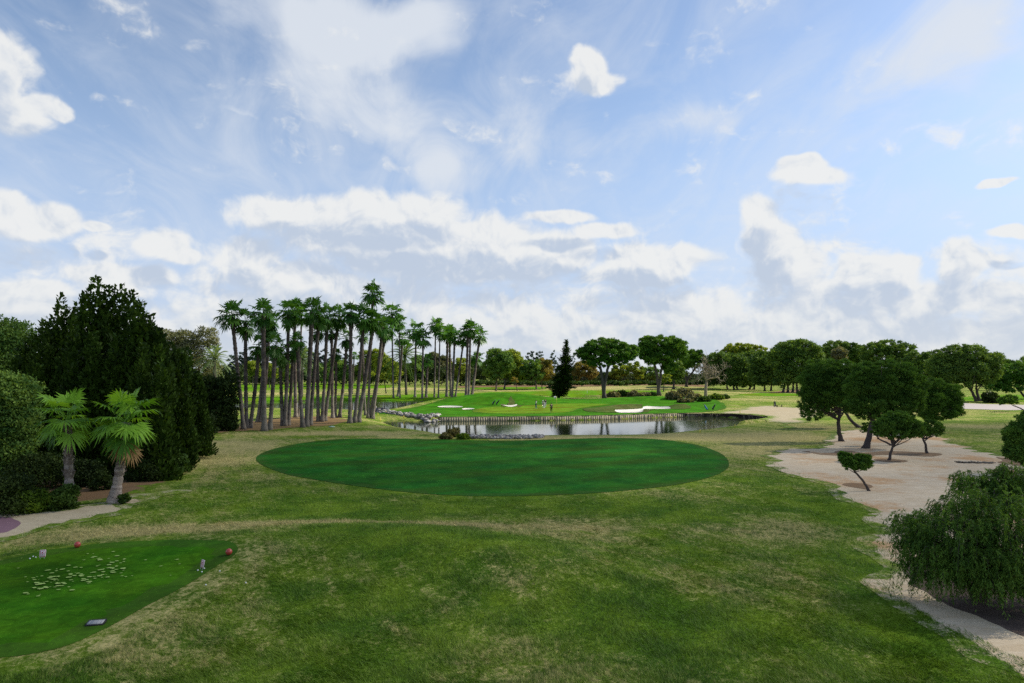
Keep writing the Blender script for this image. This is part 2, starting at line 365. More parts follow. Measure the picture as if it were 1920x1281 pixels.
def mat_water():
    m, N = new_mat('pond water')
    pos = N.n('ShaderNodeNewGeometry', out=0)
    w = N.m('ADD', N.noise(N.v('MULTIPLY', pos, (0.5, 1.4, 1)), 1.3, 3, 0.5), N.m('MULTIPLY', N.noise(pos, 0.22, 2), 0.8))
    nrm = N.n('ShaderNodeBump', {'Height': w, 'Strength': 0.09, 'Distance': 0.06})
    finish(N, N.n('ShaderNodeBsdfPrincipled', {'Base Color': (0.030, 0.040, 0.016, 1), 'Roughness': 0.06, 'IOR': 1.33, 'Specular IOR Level': 0.9, 'Normal': nrm}))
    return m
M_GROUND = mat_ground()
M_GREEN = mat_mown('practice green turf', (0.014, 0.096, 0.011), (0.026, 0.126, 0.011), R(62), 0.25, (0.060, 0.085, 0.010), -0.25, 0.2, 2.6)
M_TEE = mat_mown('tee turf', (0.027, 0.106, 0.004), (0.060, 0.172, 0.006), None, 0.32, (0.075, 0.150, 0.010), -0.05, 0.2)
M_FAIR = mat_mown('fairway turf', (0.075, 0.195, 0.005), (0.098, 0.225, 0.007), R(5), 0.2, (0.15, 0.22, 0.02), 0.0, 0.8, 6)
M_ISLE = mat_mown('island turf', (0.030, 0.125, 0.004), (0.048, 0.160, 0.006), None, 0.2, (0.09, 0.17, 0.015), -0.1, 0.8)
M_PUTT = mat_mown('island putting turf', (0.090, 0.185, 0.008), (0.112, 0.212, 0.012), R(80), 0.1, (0.13, 0.22, 0.02), -0.2, 0.6, 3)
M_SAND = mat_sand('dry sandy soil', (0.53, 0.415, 0.27), (0.66, 0.55, 0.395), 0.45, True, (0.50, 0.29, 0.135), 0.85)
M_PATH = mat_sand('pale dirt', (0.42, 0.35, 0.23), (0.52, 0.44, 0.30), 0.25, True, (0.38, 0.26, 0.14), 0.3)
M_LITTER = mat_sand('brown leaf litter', (0.15, 0.095, 0.052), (0.22, 0.145, 0.08), 0.4, True, (0.20, 0.115, 0.055), 0.7)
M_BUNK = mat_sand('bunker sand', (0.55, 0.52, 0.46), (0.66, 0.63, 0.57), 0.3, False, (0.55, 0.50, 0.42), 0.2)
M_LIP = mat_mown('bunker rough', (0.050, 0.085, 0.016), (0.075, 0.100, 0.022), None, 1.0, (0.17, 0.155, 0.06), 0.12, 0.5)
M_PAVE = plain('mauve paving', (0.22, 0.13, 0.155), 0.9, 0.1, 0.12, 3.0)
M_CART = plain('pale concrete path', (0.40, 0.36, 0.34), 0.9, 0.1, 0.08, 0.8)
M_WATER = mat_water()
# ---------------------------------------------------------------- terrain mesh
DRY = [  # px, py, rx, ry (m), amount added to dryness
 (430,838,6,8,.45),(395,870,4,6,.35),(560,812,12,3,.35),(700,812,8,3,.35),(480,900,6,3,.2),(620,990,9,0.8,.36),(850,990,9,0.7,.38),(420,998,6,0.9,.3),(1010,1010,5,1.5,.3),
 (1100,975,7,2.2,.28),(1430,985,4,3,.26),(1420,850,5,8,.42),(1400,820,6,6,.45),(1330,815,8,4,.4),(1480,815,6,6,.4),(1400,1090,2.4,1.6,.2),(1320,1120,2,1.6,.18),
 (300,1190,1.8,1.2,.22),(220,1240,2.0,0.9,.2),(400,1115,1.2,0.9,.15),(520,1060,1.6,1.4,.28),(120,1255,2.4,.8,.2),(60,1015,6,1.6,.3),(230,1005,5,1.3,.35),
 (700,1040,6,2.5,-.25),(900,1050,5,2,-.22),(1330,975,3,2,-.4),(1250,1160,3,1.5,-.25),(600,960,10,3,-.18),(900,955,14,3,-.25),(1560,960,2.5,8,-.35),(1620,1060,1.6,4,-.35),(1640,1120,1.5,2,-.35),(1720,1190,2,1.2,-.3),(1480,880,2,8,-.3),
 (1150,1260,3,1.2,.08),(950,1230,2,1.0,.02),(650,1260,2,.8,-.05),(760,1255,2.5,1,-.12),(800,1200,4,2,-.08),(1500,1200,5,2,-.12),
 (1480,742,30,14,.32),(1560,752,22,8,.3),(1440,752,12,6,.25),(560,738,40,12,.45),(760,733,30,14,.45),(900,733,30,8,.4),(1080,730,40,12,.5),(900,748,25,4,.35),(1150,735,20,6,.2),(1400,738,30,10,.4),(1300,737,20,8,.3),(1000,742,20,3,.2),
 (1850,800,12,6,.25),(1840,825,12,4,.05),(1700,775,20,8,.2),(1250,822,10,3,.45),(1050,821.5,20,1.5,.4),(1550,800,8,6,.3),
]
DRYW = [(*gpz(a, b)[:2], rx, ry, k) for a, b, rx, ry, k in DRY]
def dryness(X, Y):
    d = np.where(Y < 50, 0.25, 0.33)
    for cx, cy, rx, ry, k in DRYW: d = d+k*np.exp(-(((X-cx)/rx)**2+((Y-cy)/ry)**2))
    return np.clip(d, -0.25, 1.0)
def terrain():
    rr = np.concatenate([np.array([0.5, 2, 4, 6, 8, 10, 12]), np.arange(13, 30, 0.4), np.arange(30, 210, 0.55), 210*1.022**np.arange(1, 150)])
    rr = rr[rr < 4200]
    th = np.concatenate([np.arange(-180, -56, 6.0), np.arange(-56, 56.01, 0.3), np.arange(60, 180, 6.0)])*math.pi/180
    Rr, Th = np.meshgrid(rr, th, indexing='ij')
    X = Rr*np.sin(Th); Y = Rr*np.cos(Th)
    V = np.stack([X, Y, h(X, Y)], -1).reshape(-1, 3)
    nr, nt = len(rr), len(th)
    i = np.arange(nr-1)[:, None]*nt; j = np.arange(nt)[None]; j2 = (j+1) % nt
    Q = np.stack([i+j, i+j2, i+nt+j2, i+nt+j], -1).reshape(-1, 4)[:, ::-1]
    c = len(V); V = np.vstack([V, [0, 0, 0]])
    T = [(c, (a+1) % nt, a) for a in range(nt)]
    o = mesh_np('ground', V, Q, T, [M_GROUND], None, {'dry': dryness(V[:, 0], V[:, 1])}, True)
    # make all faces look up
    me = o.data; n = np.zeros(len(me.polygons)*3); me.polygons.foreach_get('normal', n)
    if n.reshape(-1, 3)[:, 2].mean() < 0: me.flip_normals()
    o['kind'] = 'structure'; return o
terrain()
sheet('practice_green', P_GREEN, 0.9, 0.035, M_GREEN)
sheet('sandy_soil', P_SAND, 0.8, 0.03, M_SAND, 0.9)
sheet('leaf_litter_soil', P_LITTER, 0.8, 0.025, M_LITTER, 1.0)
sheet('dirt_path', P_PATH, 0.6, 0.045, M_PATH, 0.4)
sheet('paving', P_PAVE, 0.5, 0.05, M_PAVE)
sheet('palm_grove_soil', P_PALMDIRT, 1.0, 0.03, mat_sand('ochre soil', (0.21, 0.135, 0.06), (0.27, 0.18, 0.085), 1.2, True, (0.14, 0.10, 0.05), 0.5), 1.5)
sheet('dirt_track', P_ROADDIRT, 1.0, 0.035, mat_sand('faded track dirt', (0.33, 0.28, 0.18), (0.42, 0.36, 0.25), 4.0, True, (0.34, 0.24, 0.12), 0.3), 3.0)
for P in FAIRWAYS: sheet('fairway', P, 3.0, 0.05, M_FAIR, 1.2)
sheet('golf_island_turf', P_ISLE, 0.9, 0.04, M_ISLE)
sheet('putting_green', P_PUTT, 0.9, 0.075, M_PUTT)
for P in P_LIP: sheet('bunker_bank', P, 0.5, 0.10, M_LIP, 0.5)
for P in P_BUNK: sheet('bunker', P, 0.4, 0.13, M_BUNK)
sheet('cart_path', smooth_poly(polyz([(1795,759),(1850,760),(1930,761),(2050,762),(2300,763),(2300,771),(2050,770),(1930,769),(1890,769.5),(1840,768),(1790,766)]), 3), 1.5, 0.05, M_CART)
sheet('bare_soil', smooth_poly(polyz([(1440,736),(1500,731),(1560,731),(1570,736),(1500,737)]), 3), 2.5, 0.05, M_LITTER, 1.5)
sheet('mulch_strip', smooth_poly(polyz([(860,724.5),(960,722),(1100,721),(1250,721),(1320,722),(1320,726),(1200,726.5),(1080,727),(980,727.5),(880,728.5)]), 3), 4.0, 0.05, M_LITTER, 1.5)
sheet('painted_tree_shade', smooth_poly(polyz([(1690,1085),(1715,1102),(1760,1127),(1830,1158),(1920,1192),(1985,1210),(2035,1150),(2020,1080),(1930,1030),(1800,1020),(1700,1060)]), 3), 0.4, 0.06, mat_sand('painted shade brown', (0.085, 0.064, 0.055), (0.14, 0.105, 0.085), 0.3, False, (0.06, 0.045, 0.04), 0.5), 0.6)  # dark brown sheet painting in the weeping tree's shade on the sand
M_NEEDLE = mat_sand('pine needle litter', (0.20, 0.135, 0.085), (0.30, 0.21, 0.13), 0.3, False, (0.27, 0.155, 0.075), 0.6)
for pts in ([(1508,846),(1540,851),(1580,846),(1620,850),(1670,846),(1720,848),(1762,851),(1730,857),(1680,855),(1630,858),(1580,856),(1535,853)], [(1638,866),(1665,862),(1690,864),(1704,867),(1680,870),(1655,869)], [(1588,912),(1612,911),(1634,918),(1640,923),(1618,922),(1600,918)], [(1862,857),(1890,860),(1930,862),(1960,868),(1930,878),(1890,872)]):
    sheet('needle_litter', smooth_poly(polyz(pts), 3), 0.35, 0.05, M_NEEDLE, 0.8)
# tee with its pale divot patches in the same mesh
def tee():
    o = sheet('tee_ground', P_TEE, 0.35, 0.035, M_TEE)
    A = Acc(); pts = []
    for _ in range(115):
        t = rng.random(); s = rng.normal()*0.55
        px = 45+t*190; py = 1106-t*46+s*24
        pts.append((px, py, 1.0))
    for _ in range(22): pts.append((rng.uniform(10, 340), rng.uniform(1035, 1100), 0.6))
    for px, py, k in pts:
        g = gp(px, py); n = 9; r = 0.047*k*rng.uniform(0.4, 1.5); a0 = rng.uniform(-0.5, 0.5)
        th = np.arange(n)*2*math.pi/n
        x = r*np.cos(th)*(1+0.5*(rng.random(n)-.5))*1.5; y = r*np.sin(th)*(1+0.6*(rng.random(n)-.5))
        xy = np.stack([g[0]+x*math.cos(a0)-y*math.sin(a0), g[1]+x*math.sin(a0)+y*math.cos(a0)], 1)
        V = np.vstack([np.c_[xy, h(xy[:, 0], xy[:, 1])+0.047], [g[0], g[1], hz(g[0], g[1])+0.052]])
        A.add(V, None, [(i, (i+1) % n, n) for i in range(n)], 0.5)
    me = o.data; me.materials.append(plain('sanded divot', (0.34, 0.46, 0.13), 0.95, 0.02, 0.35, 30))
    d = A.build('tmp', me.materials[1]); dm = d.data
    n0 = len(me.vertices); V0 = np.zeros(n0*3); me.vertices.foreach_get('co', V0)
    F0 = np.array([p.vertices[:] for p in me.polygons]); F1 = np.array([p.vertices[:] for p in dm.polygons])+n0
    V1 = np.zeros(len(dm.vertices)*3); dm.vertices.foreach_get('co', V1)
    e = np.zeros(n0); me.attributes['edge'].data.foreach_get('value', e)
    mats = list(me.materials); bpy.data.objects.remove(d); bpy.data.objects.remove(o)
    o = mesh_np('tee_ground', np.concatenate([V0, V1]).reshape(-1, 3), None, np.vstack([F0, F1]), mats, None, {'edge': np.concatenate([e, np.full(len(V1)//3, 5.0)])}, True, np.r_[np.zeros(len(F0)), np.ones(len(F1))])
    o['kind'] = 'structure'
tee()
# the lake: one level sheet, the shore is where the ground rises out of it
P_LAKE = np.array([(-95, 84), (-40, 84), (70, 84), (70, 150), (75, 262), (0, 262), (-60, 262), (-130, 262), (-130, 150)])
V, F = fill_poly(P_LAKE.astype(float), 12)
lk = mesh_np('lake_water', np.c_[V, np.full(len(V), WZ)], None, F, [M_WATER]); lk['kind'] = 'structure'
if lk.data.polygons[0].normal.z < 0: lk.data.flip_normals()
# ---------------------------------------------------------------- sun, sky
SUN_EL, SUN_AZ = R(38), R(72)       # azimuth clockwise from the view direction (+Y)
SUND = np.array([math.sin(SUN_AZ)*math.cos(SUN_EL), math.cos(SUN_AZ)*math.cos(SUN_EL), math.sin(SUN_EL)])
sl = bpy.data.lights.new('sun', 'SUN'); sl.energy = 5.0; sl.angle = R(0.53); sl.color = (1.0, 0.93, 0.80)
so = link(bpy.data.objects.new('sun', sl)); so.rotation_euler = Vector(-SUND).to_track_quat('-Z', 'Y').to_euler(); so.location = (200, 60, 200)
def world():
    w = bpy.data.worlds.new('World'); scene.world = w; w.use_nodes = True; w.node_tree.nodes.clear(); N = NT(w.node_tree)
    d = N.n('ShaderNodeTexCoord', out=0)
    s = N.n('ShaderNodeSeparateXYZ', {0: d}, out=None)
    x, y, z = s.outputs
    az = N.m('ARCTAN2', x, y); el = N.m('ARCSINE', z)
    ae = N.n('ShaderNodeCombineXYZ', {0: az, 1: el, 2: 0.0})
    # ---- cumulus: rounded masses in the places the photograph has them, broken up by billowing noise
    wz = N.n('ShaderNodeTexNoise', {'Vector': ae, 'Scale': 9.0, 'Detail': 3.0}, out=1)
    wv = N.v('MULTIPLY', N.v('SUBTRACT', wz, (0.5, 0.5, 0.5)), (0.080, 0.050, 0))
    wp_ = N.v('ADD', ae, wv)
    def billow(vec):
        vo = N.n('ShaderNodeTexVoronoi', {'Vector': vec, 'Scale': 15.0, 'Detail': 3.5, 'Roughness': 0.55, 'Lacunarity': 2.2, 'Smoothness': 0.6}, out=0, feature='SMOOTH_F1', voronoi_dimensions='2D', normalize=True)
        return N.m('SUBTRACT', 0.5, vo)
    fine = N.m('SUBTRACT', N.noise(wp_, 38.0, 6, 0.62, 0.3), 0.5)
    wide = N.m('SUBTRACT', N.noise(N.v('MULTIPLY', ae, (1, 1.7, 1)), 5.0, 3, 0.5), 0.5)
    def body(vec):
        dist = None
        for cx, cy, rx, ry in CUMULUS:
            a, e = azel(cx, cy); a2, _ = azel(cx+rx, cy); _, e2 = azel(cx, cy-ry); ra, re = a2-a, e2-e
            L = N.v('LENGTH', N.v('MULTIPLY_ADD', vec, (1/ra, 1/re, 0), (-a/ra, -e/re, 0)), out=1)
            dist = L if dist is None else N.n('ShaderNodeMath', {0: dist, 1: L, 2: 0.3}, operation='SMOOTH_MIN')
        M = N.m('MULTIPLY', N.m('SUBTRACT', 1.0, dist), 1.5)
        e_ = N.n('ShaderNodeSeparateXYZ', {0: vec}, out=1)
        nl = N.noise(N.v('MULTIPLY', vec, (1, 2.4, 1)), 8.0, 6, 0.58)
        band = N.m('ADD', N.m('MULTIPLY_ADD', N.step(e_, R(12.5), R(2.5)), 1.05, -0.55), N.m('MULTIPLY_ADD', nl, 2.4, -1.15))
        return N.n('ShaderNodeMath', {0: M, 1: band, 2: 0.3}, operation='SMOOTH_MAX')
    wp = N.v('ADD', ae, wv)
    b0 = billow(wp); b1 = billow(N.v('ADD', wp, (0.006, 0.010, 0)))
    M0 = body(wp)
    D0 = N.m('ADD', M0, N.m('MULTIPLY_ADD', b0, 1.25, N.m('MULTIPLY_ADD', fine, 0.85, N.m('MULTIPLY', wide, 0.5))))
    Dup = N.m('ADD', body(N.v('ADD', wp, (0.008, 0.038, 0))), N.m('MULTIPLY', b0, 0.5))
    alpha = N.step(D0, -0.08, 0.62)
    # ---- cirrus veil on a high flat layer
    zz = N.m('ADD', N.m('MAXIMUM', z, 0.0), 0.32)
    pl = N.n('ShaderNodeCombineXYZ', {0: N.m('DIVIDE', x, zz), 1: N.m('DIVIDE', y, zz), 2: 0.0})
    c1 = N.noise(N.v('MULTIPLY', N.n('ShaderNodeVectorRotate', {'Vector': pl, 'Angle': R(-9)}, rotation_type='Z_AXIS'), (2.6, 1.25, 1)), 2.1, 10, 0.62, 1.3)
    c2 = N.noise(N.v('MULTIPLY', pl, (1, 0.8, 1)), 2.2, 5, 0.55)
    cm = None
    wv = N.v('ADD', ae, N.v('MULTIPLY', N.v('SUBTRACT', N.n('ShaderNodeTexNoise', {'Vector': ae, 'Scale': 5.0, 'Detail': 4.0}, out=1), (0.5, 0.5, 0.5)), (0.22, 0.14, 0)))
    for cx, cy, rx, ry, k in CIRRUS:
        a, e = azel(cx, cy); a2, _ = azel(cx+rx, cy); _, e2 = azel(cx, cy-ry); ra, re = a2-a, e2-e
        L = N.v('LENGTH', N.v('MULTIPLY_ADD', wv, (1/ra, 1/re, 0), (-a/ra, -e/re, 0)), out=1)
        q = N.m('MULTIPLY', N.m('SUBTRACT', 1.0, L, clamp=True), k)
        cm = q if cm is None else N.m('ADD', cm, q)
    ci = N.m('MULTIPLY', N.step(N.m('ADD', N.m('MULTIPLY', cm, 1.0), N.m('MULTIPLY_ADD', c1, 1.4, -0.72)), 0.0, 1.15), 0.90)
    ci = N.m('MAXIMUM', ci, N.m('MULTIPLY', N.step(N.m('ADD', N.m('MULTIPLY', c1, 0.6), N.m('MULTIPLY', c2, 0.5)), 0.42, 0.80), 0.55))
    # ---- clear sky
    sky = N.n('ShaderNodeTexSky', sky_type='NISHITA', sun_disc=False, sun_elevation=SUN_EL, sun_rotation=SUN_AZ, air_density=1.0, dust_density=0.6, ozone_density=1.6)
    S = SKYS
    sc = N.mix(1.0, sky, (SKYT[0], SKYT[1], SKYT[2]), 'MULTIPLY')
    low = N.step(el, R(26), R(1))
    sc = N.mix(N.m('MULTIPLY', low, 0.82), sc, tuple(q/S for q in (0.365, 0.445, 0.625)))
    sc = N.mix(ci, sc, tuple(q/S for q in (0.560, 0.595, 0.645)))
    # ---- cumulus colour: bright where little cloud lies between it and the sun, grey beneath
    f1 = N.m('SUBTRACT', N.noise(N.v('ADD', wp_, (0.005, 0.008, 0)), 38.0, 6, 0.62, 0.3), 0.5)
    relief = N.m('ADD', N.m('MULTIPLY', N.m('SUBTRACT', b0, b1), 2.0), N.m('MULTIPLY', N.m('SUBTRACT', fine, f1), 0.7))
    under = N.m('MULTIPLY', N.step(N.m('ADD', Dup, N.m('MULTIPLY', wide, 1.0)), -0.15, 1.0), 0.68)
    shade = N.m('SUBTRACT', N.m('ADD', relief, 0.76), under, clamp=True)
    cc = N.mix(N.step(shade, 0.0, 0.85), tuple(q/S for q in (0.400, 0.460, 0.555)), tuple(q/S for q in (0.655, 0.660, 0.655)))
    far = N.step(el, R(8), R(0.5))
    cc = N.mix(N.m('MULTIPLY', far, 0.45), cc, tuple(q/S for q in (0.53, 0.56, 0.585)))
    col = N.mix(N.m('MULTIPLY', alpha, 0.94), sc, cc)
    bg = N.n('ShaderNodeBackground', {0: col, 1: S})
    N.n('ShaderNodeOutputWorld', {0: bg}, out=None)
    w.cycles.sampling_method = 'MANUAL'; w.cycles.sample_map_resolution = 512
SKYS = 0.12; SKYT = (1.12, 1.08, 1.06)
CUMULUS = [(-10,130,70,85),(15,205,75,45),(100,198,34,20),(70,185,40,24),(1100,120,42,38),(1112,150,62,28),(1515,328,66,22),(1500,312,40,18),
 (50,408,100,34),(125,405,50,26),(195,420,30,12),(10,395,80,36),(298,462,44,30),(318,478,44,16),(540,395,110,38),(690,400,150,42),(795,395,70,42),(880,455,130,48),(1010,470,100,46),(720,455,190,46),(850,500,240,38),
 (470,480,80,42),(545,520,120,30),(640,540,120,20),(1200,485,95,42),(1275,490,62,30),(1180,520,120,24),(1425,415,40,44),(1440,455,60,46),(1470,500,70,50),(1640,525,90,50),(1590,508,40,34),(1680,500,40,30),(1800,500,52,54),(1780,560,100,40),(1905,560,60,34),(1900,430,40,12),(1130,430,60,18),(1050,405,70,14),(60,545,110,26),(230,515,130,24),(1880,330,40,8)]
CIRRUS = [(640,70,280,130,1.1),(780,40,170,100,1.0),(560,20,220,80,.6),(600,180,200,100,.8),(820,310,120,70,1.1),(720,240,170,90,.9),(900,200,200,90,.5),(1000,270,160,80,.7),(1250,230,260,90,.7),(1330,200,120,60,.3),(1650,130,260,110,.6),(1820,80,260,170,1.0),(1500,260,200,70,.35),(330,130,130,50,.25),(420,200,90,40,.4),(480,235,50,16,.5),(620,330,120,40,.25),(200,330,240,50,.25),(960,110,80,30,.25),(1220,40,60,24,.3),(1500,60,200,60,.2),(850,360,260,60,.35),(100,30,160,40,.2)]
world()
# ---------------------------------------------------------------- camera, colour
cam = bpy.data.cameras.new('camera'); cam.sensor_width = 36; cam.lens = 36*FPX/1920; cam.clip_end = 9000; cam.clip_start = 0.1
co = link(bpy.data.objects.new('camera', cam)); co.location = (0, 0, CAMH); co.rotation_euler = (math.pi/2+PITCH, 0, 0)
scene.camera = co
vs = scene.view_settings; vs.view_transform = 'Standard'; vs.look = 'None'; vs.exposure = 0.40; vs.gamma = 1.0
scene.cycles.max_bounces = 6; scene.cycles.diffuse_bounces = 3; scene.cycles.transparent_max_bounces = 16
scene.cycles.use_denoising = False; scene.cycles.use_light_tree = False; scene.cycles.sample_clamp_indirect = 4.0
# ---------------------------------------------------------------- foliage, bark
def leaf_mat(name, dark, light, trans=0.28, warm=(1.5, 1.35, 0.5), rough=0.6, spec=0.10):
    m, N = new_mat(name)
    t = attr(N, 'tint'); pos = N.n('ShaderNodeNewGeometry', out=0)
    t = N.m('ADD', t, N.m('MULTIPLY_ADD', N.noise(pos, 0.9, 3, 0.6), 0.7, -0.35), clamp=True)
    c = N.mix(t, dark, light)
    p = N.n('ShaderNodeBsdfPrincipled', {'Base Color': c, 'Roughness': rough, 'Specular IOR Level': spec})
    tr = N.n('ShaderNodeBsdfTranslucent', {0: N.mix(1.0, c, warm, 'MULTIPLY')})
    finish(N, N.n('ShaderNodeMixShader', {0: trans, 1: p, 2: tr})); return m
def bark_mat(name, a, b, scale=6.0, sz=0.35):
    m, N = new_mat(name)
    pos = N.n('ShaderNodeNewGeometry', out=0); t = attr(N, 'tint')
    n = N.noise(N.v('MULTIPLY', pos, (1, 1, sz)), scale, 6, 0.75, 0.4); n2 = N.noise(pos, scale*3, 4, 0.7)
    c = N.mix(N.m('ADD', N.m('MULTIPLY', t, 0.6), N.m('MULTIPLY_ADD', n, 1.2, -0.4), clamp=True), a, b)
    c = N.mix(N.step(n2, 0.42, 0.3), c, tuple(x*0.35 for x in a))
    finish(N, principled(N, c, 0.9, 0.1, N.m('ADD', n, N.m('MULTIPLY', n2, 0.4)), 0.7, 0.06)); return m
L_CYP = leaf_mat('cypress foliage', (0.0141, 0.0316, 0.0052), (0.0512, 0.0985, 0.0112), 0.22)
L_PINE = leaf_mat('pine needles', (0.0389, 0.0944, 0.0186), (0.1180, 0.2395, 0.0348), 0.22)
L_PINEFAR = leaf_mat('grove pine needles', (0.0397, 0.0936, 0.0227), (0.1559, 0.2496, 0.0454), 0.25)
L_STONE = leaf_mat('stone pine needles', (0.0348, 0.1016, 0.0153), (0.1307, 0.2541, 0.0305), 0.25)
L_BROAD = leaf_mat('yellow green leaves', (0.1013, 0.1722, 0.0242), (0.3037, 0.3644, 0.0486), 0.35)
L_MID = leaf_mat('mid green leaves', (0.0522, 0.1251, 0.0313), (0.1826, 0.2869, 0.0574), 0.3)
L_OLIVE = leaf_mat('olive grey leaves', (0.0817, 0.1010, 0.0505), (0.2302, 0.2302, 0.1188), 0.25)
L_TAN = leaf_mat('yellowing leaves', (0.1114, 0.1188, 0.0297), (0.3119, 0.2451, 0.0668), 0.3)
L_BLUE = leaf_mat('grey green needles', (0.0327, 0.0624, 0.0505), (0.0743, 0.1188, 0.0891), 0.2)
L_DARK = leaf_mat('dark leaves', (0.0131, 0.0257, 0.0071), (0.0427, 0.0713, 0.0142), 0.2)
L_PALM = leaf_mat('fan palm leaves', (0.0277, 0.0891, 0.0156), (0.0858, 0.2035, 0.0254), 0.3, (1.5, 1.5, 0.5), 0.45, 0.16)
L_PALMB = leaf_mat('bright fan palm leaves', (0.0688, 0.1858, 0.0201), (0.2322, 0.4440, 0.0444), 0.35, (1.4, 1.3, 0.4), 0.45, 0.2)
L_DATE = leaf_mat('date palm leaves', (0.1114, 0.1930, 0.0891), (0.2822, 0.3713, 0.1782), 0.3)
L_PEPPER = leaf_mat('pepper tree leaves', (0.0337, 0.0842, 0.0157), (0.1346, 0.2468, 0.0393), 0.3)
L_WOOD = leaf_mat('distant wood leaves', (0.0220, 0.0440, 0.0154), (0.0682, 0.0990, 0.0286), 0.25)
L_SHRUB = leaf_mat('shrub leaves', (0.0208, 0.0505, 0.0119), (0.0743, 0.1337, 0.0223), 0.3)
L_LIME = leaf_mat('lime shrub leaves', (0.0520, 0.1040, 0.0119), (0.1485, 0.2376, 0.0208), 0.35)
L_DRY = leaf_mat('dry shrub leaves', (0.0891, 0.0861, 0.0297), (0.2525, 0.2154, 0.0743), 0.25)
L_PURPLE = leaf_mat('olive shrub leaves', (0.0780, 0.0802, 0.0446), (0.2228, 0.2184, 0.1001), 0.25)
L_STRAW = leaf_mat('dead palm leaves', (0.1782, 0.1114, 0.0446), (0.3861, 0.2525, 0.1114), 0.2)
B_PALM = bark_mat('palm bark', (0.045, 0.029, 0.028), (0.25, 0.225, 0.185), 5.0, 2.2)
B_PALMW = bark_mat('woven palm bark', (0.060, 0.036, 0.026), (0.56, 0.48, 0.42), 5.0, 1.6)
B_PINE = bark_mat('pine bark', (0.045, 0.036, 0.033), (0.125, 0.105, 0.095))
B_GREY = bark_mat('grey bark', (0.060, 0.050, 0.042), (0.150, 0.130, 0.110))
B_DEAD = bark_mat('bleached wood', (0.20, 0.165, 0.115), (0.36, 0.31, 0.22))
# ---------------------------------------------------------------- generators
def fib(n):
    i = np.arange(n)+0.5; ph = np.arccos(1-2*i/n); th = math.pi*(1+5**0.5)*i+rng.random()*6
    return np.stack([np.sin(ph)*np.cos(th), np.sin(ph)*np.sin(th), np.cos(ph)], 1)
def puff(acc, c, r, n, L, w, needle=0.5, tint=0.5, up=0.35, spread=0.25):
    """one leafy clump: n leaves through the outer shell of an ellipsoid"""
    u = rdir(n); u[:, 2] = np.where(rng.random(n) < up, np.abs(u[:, 2]), u[:, 2])
    rad = 1.0-spread*rng.random(n)**0.7*2.0+0.12*rng.normal(size=n)
    p = np.asarray(c)+u*np.asarray(r)*rad[:, None]
    Nn = unit(u+0.7*rdir(n)); T = unit(np.cross(Nn, rdir(n)))
    D = unit(T*(1-needle)+unit(u+0.5*rdir(n)+np.array([0, 0, 0.35]))*needle)
    W = unit(np.cross(Nn, D))
    acc.cards(p, D, W, L*rng.uniform(0.6, 1.4, n), w*rng.uniform(0.6, 1.4, n), np.clip(tint+0.22*rng.normal(size=n), 0, 1))
def px_m(Y): return Y/FPX            # metres per photo pixel at depth Y
def lobes_to_clumps(lobes, Y, k, depthf=0.9, csize=0.42, flat=0.75, dj=0.0):
    out = []
    for lb in lobes:
        cx, cy, rx, ry = lb[:4]; y0 = Y+(lb[4] if len(lb) > 4 else rng.normal()*dj)
        c = at(cx, cy, y0); s = px_m(y0); R_ = np.array([rx*s, rx*s*depthf, ry*s])
        m = max(4, int(k*(rx*ry)**0.5/6))
        for u in fib(m):
            q = u*rng.uniform(0.55, 0.86)
            rc = csize*min(R_[0], max(R_[2], R_[0]*0.4))*rng.uniform(0.75, 1.3)
            out.append((c+q*R_, np.array([rc*1.15, rc*1.15, rc*flat])))
    return out
def crown_mesh(name, clumps, mat, parent, origin, L, w, cover=2.2, needle=0.5, up=0.35, cap=60000, tj=0.22, spread=0.25):
    acc = Acc(); A = sum(4*math.pi*((r[0]*r[2]+r[0]*r[1]+r[1]*r[2])/3) for _, r in clumps)
    n_tot = min(cap, cover*A/(L*w)); 
    for c, r in clumps:
        a = 4*math.pi*((r[0]*r[2]+r[0]*r[1]+r[1]*r[2])/3)
        puff(acc, c, r, max(6, int(n_tot*a/A)), L, w, needle, 0.5+tj*rng.normal(), up, spread)
    return acc.build(name, mat, parent, False, origin)
def limb(acc, a, b, r0, r1, k=5, sag=0.1):
    a = np.asarray(a); b = np.asarray(b); d = b-a; L = np.linalg.norm(d)
    t = np.linspace(0, 1, 6)[:, None]
    mid = (a+b)/2+np.array([0, 0, -sag*L])+rng.normal(size=3)*0.05*L
    P = (1-t)**2*a+2*t*(1-t)*mid+t*t*b
    acc.tube(P, np.linspace(r0, r1, 6), k, rng.uniform(0.3, 0.7))
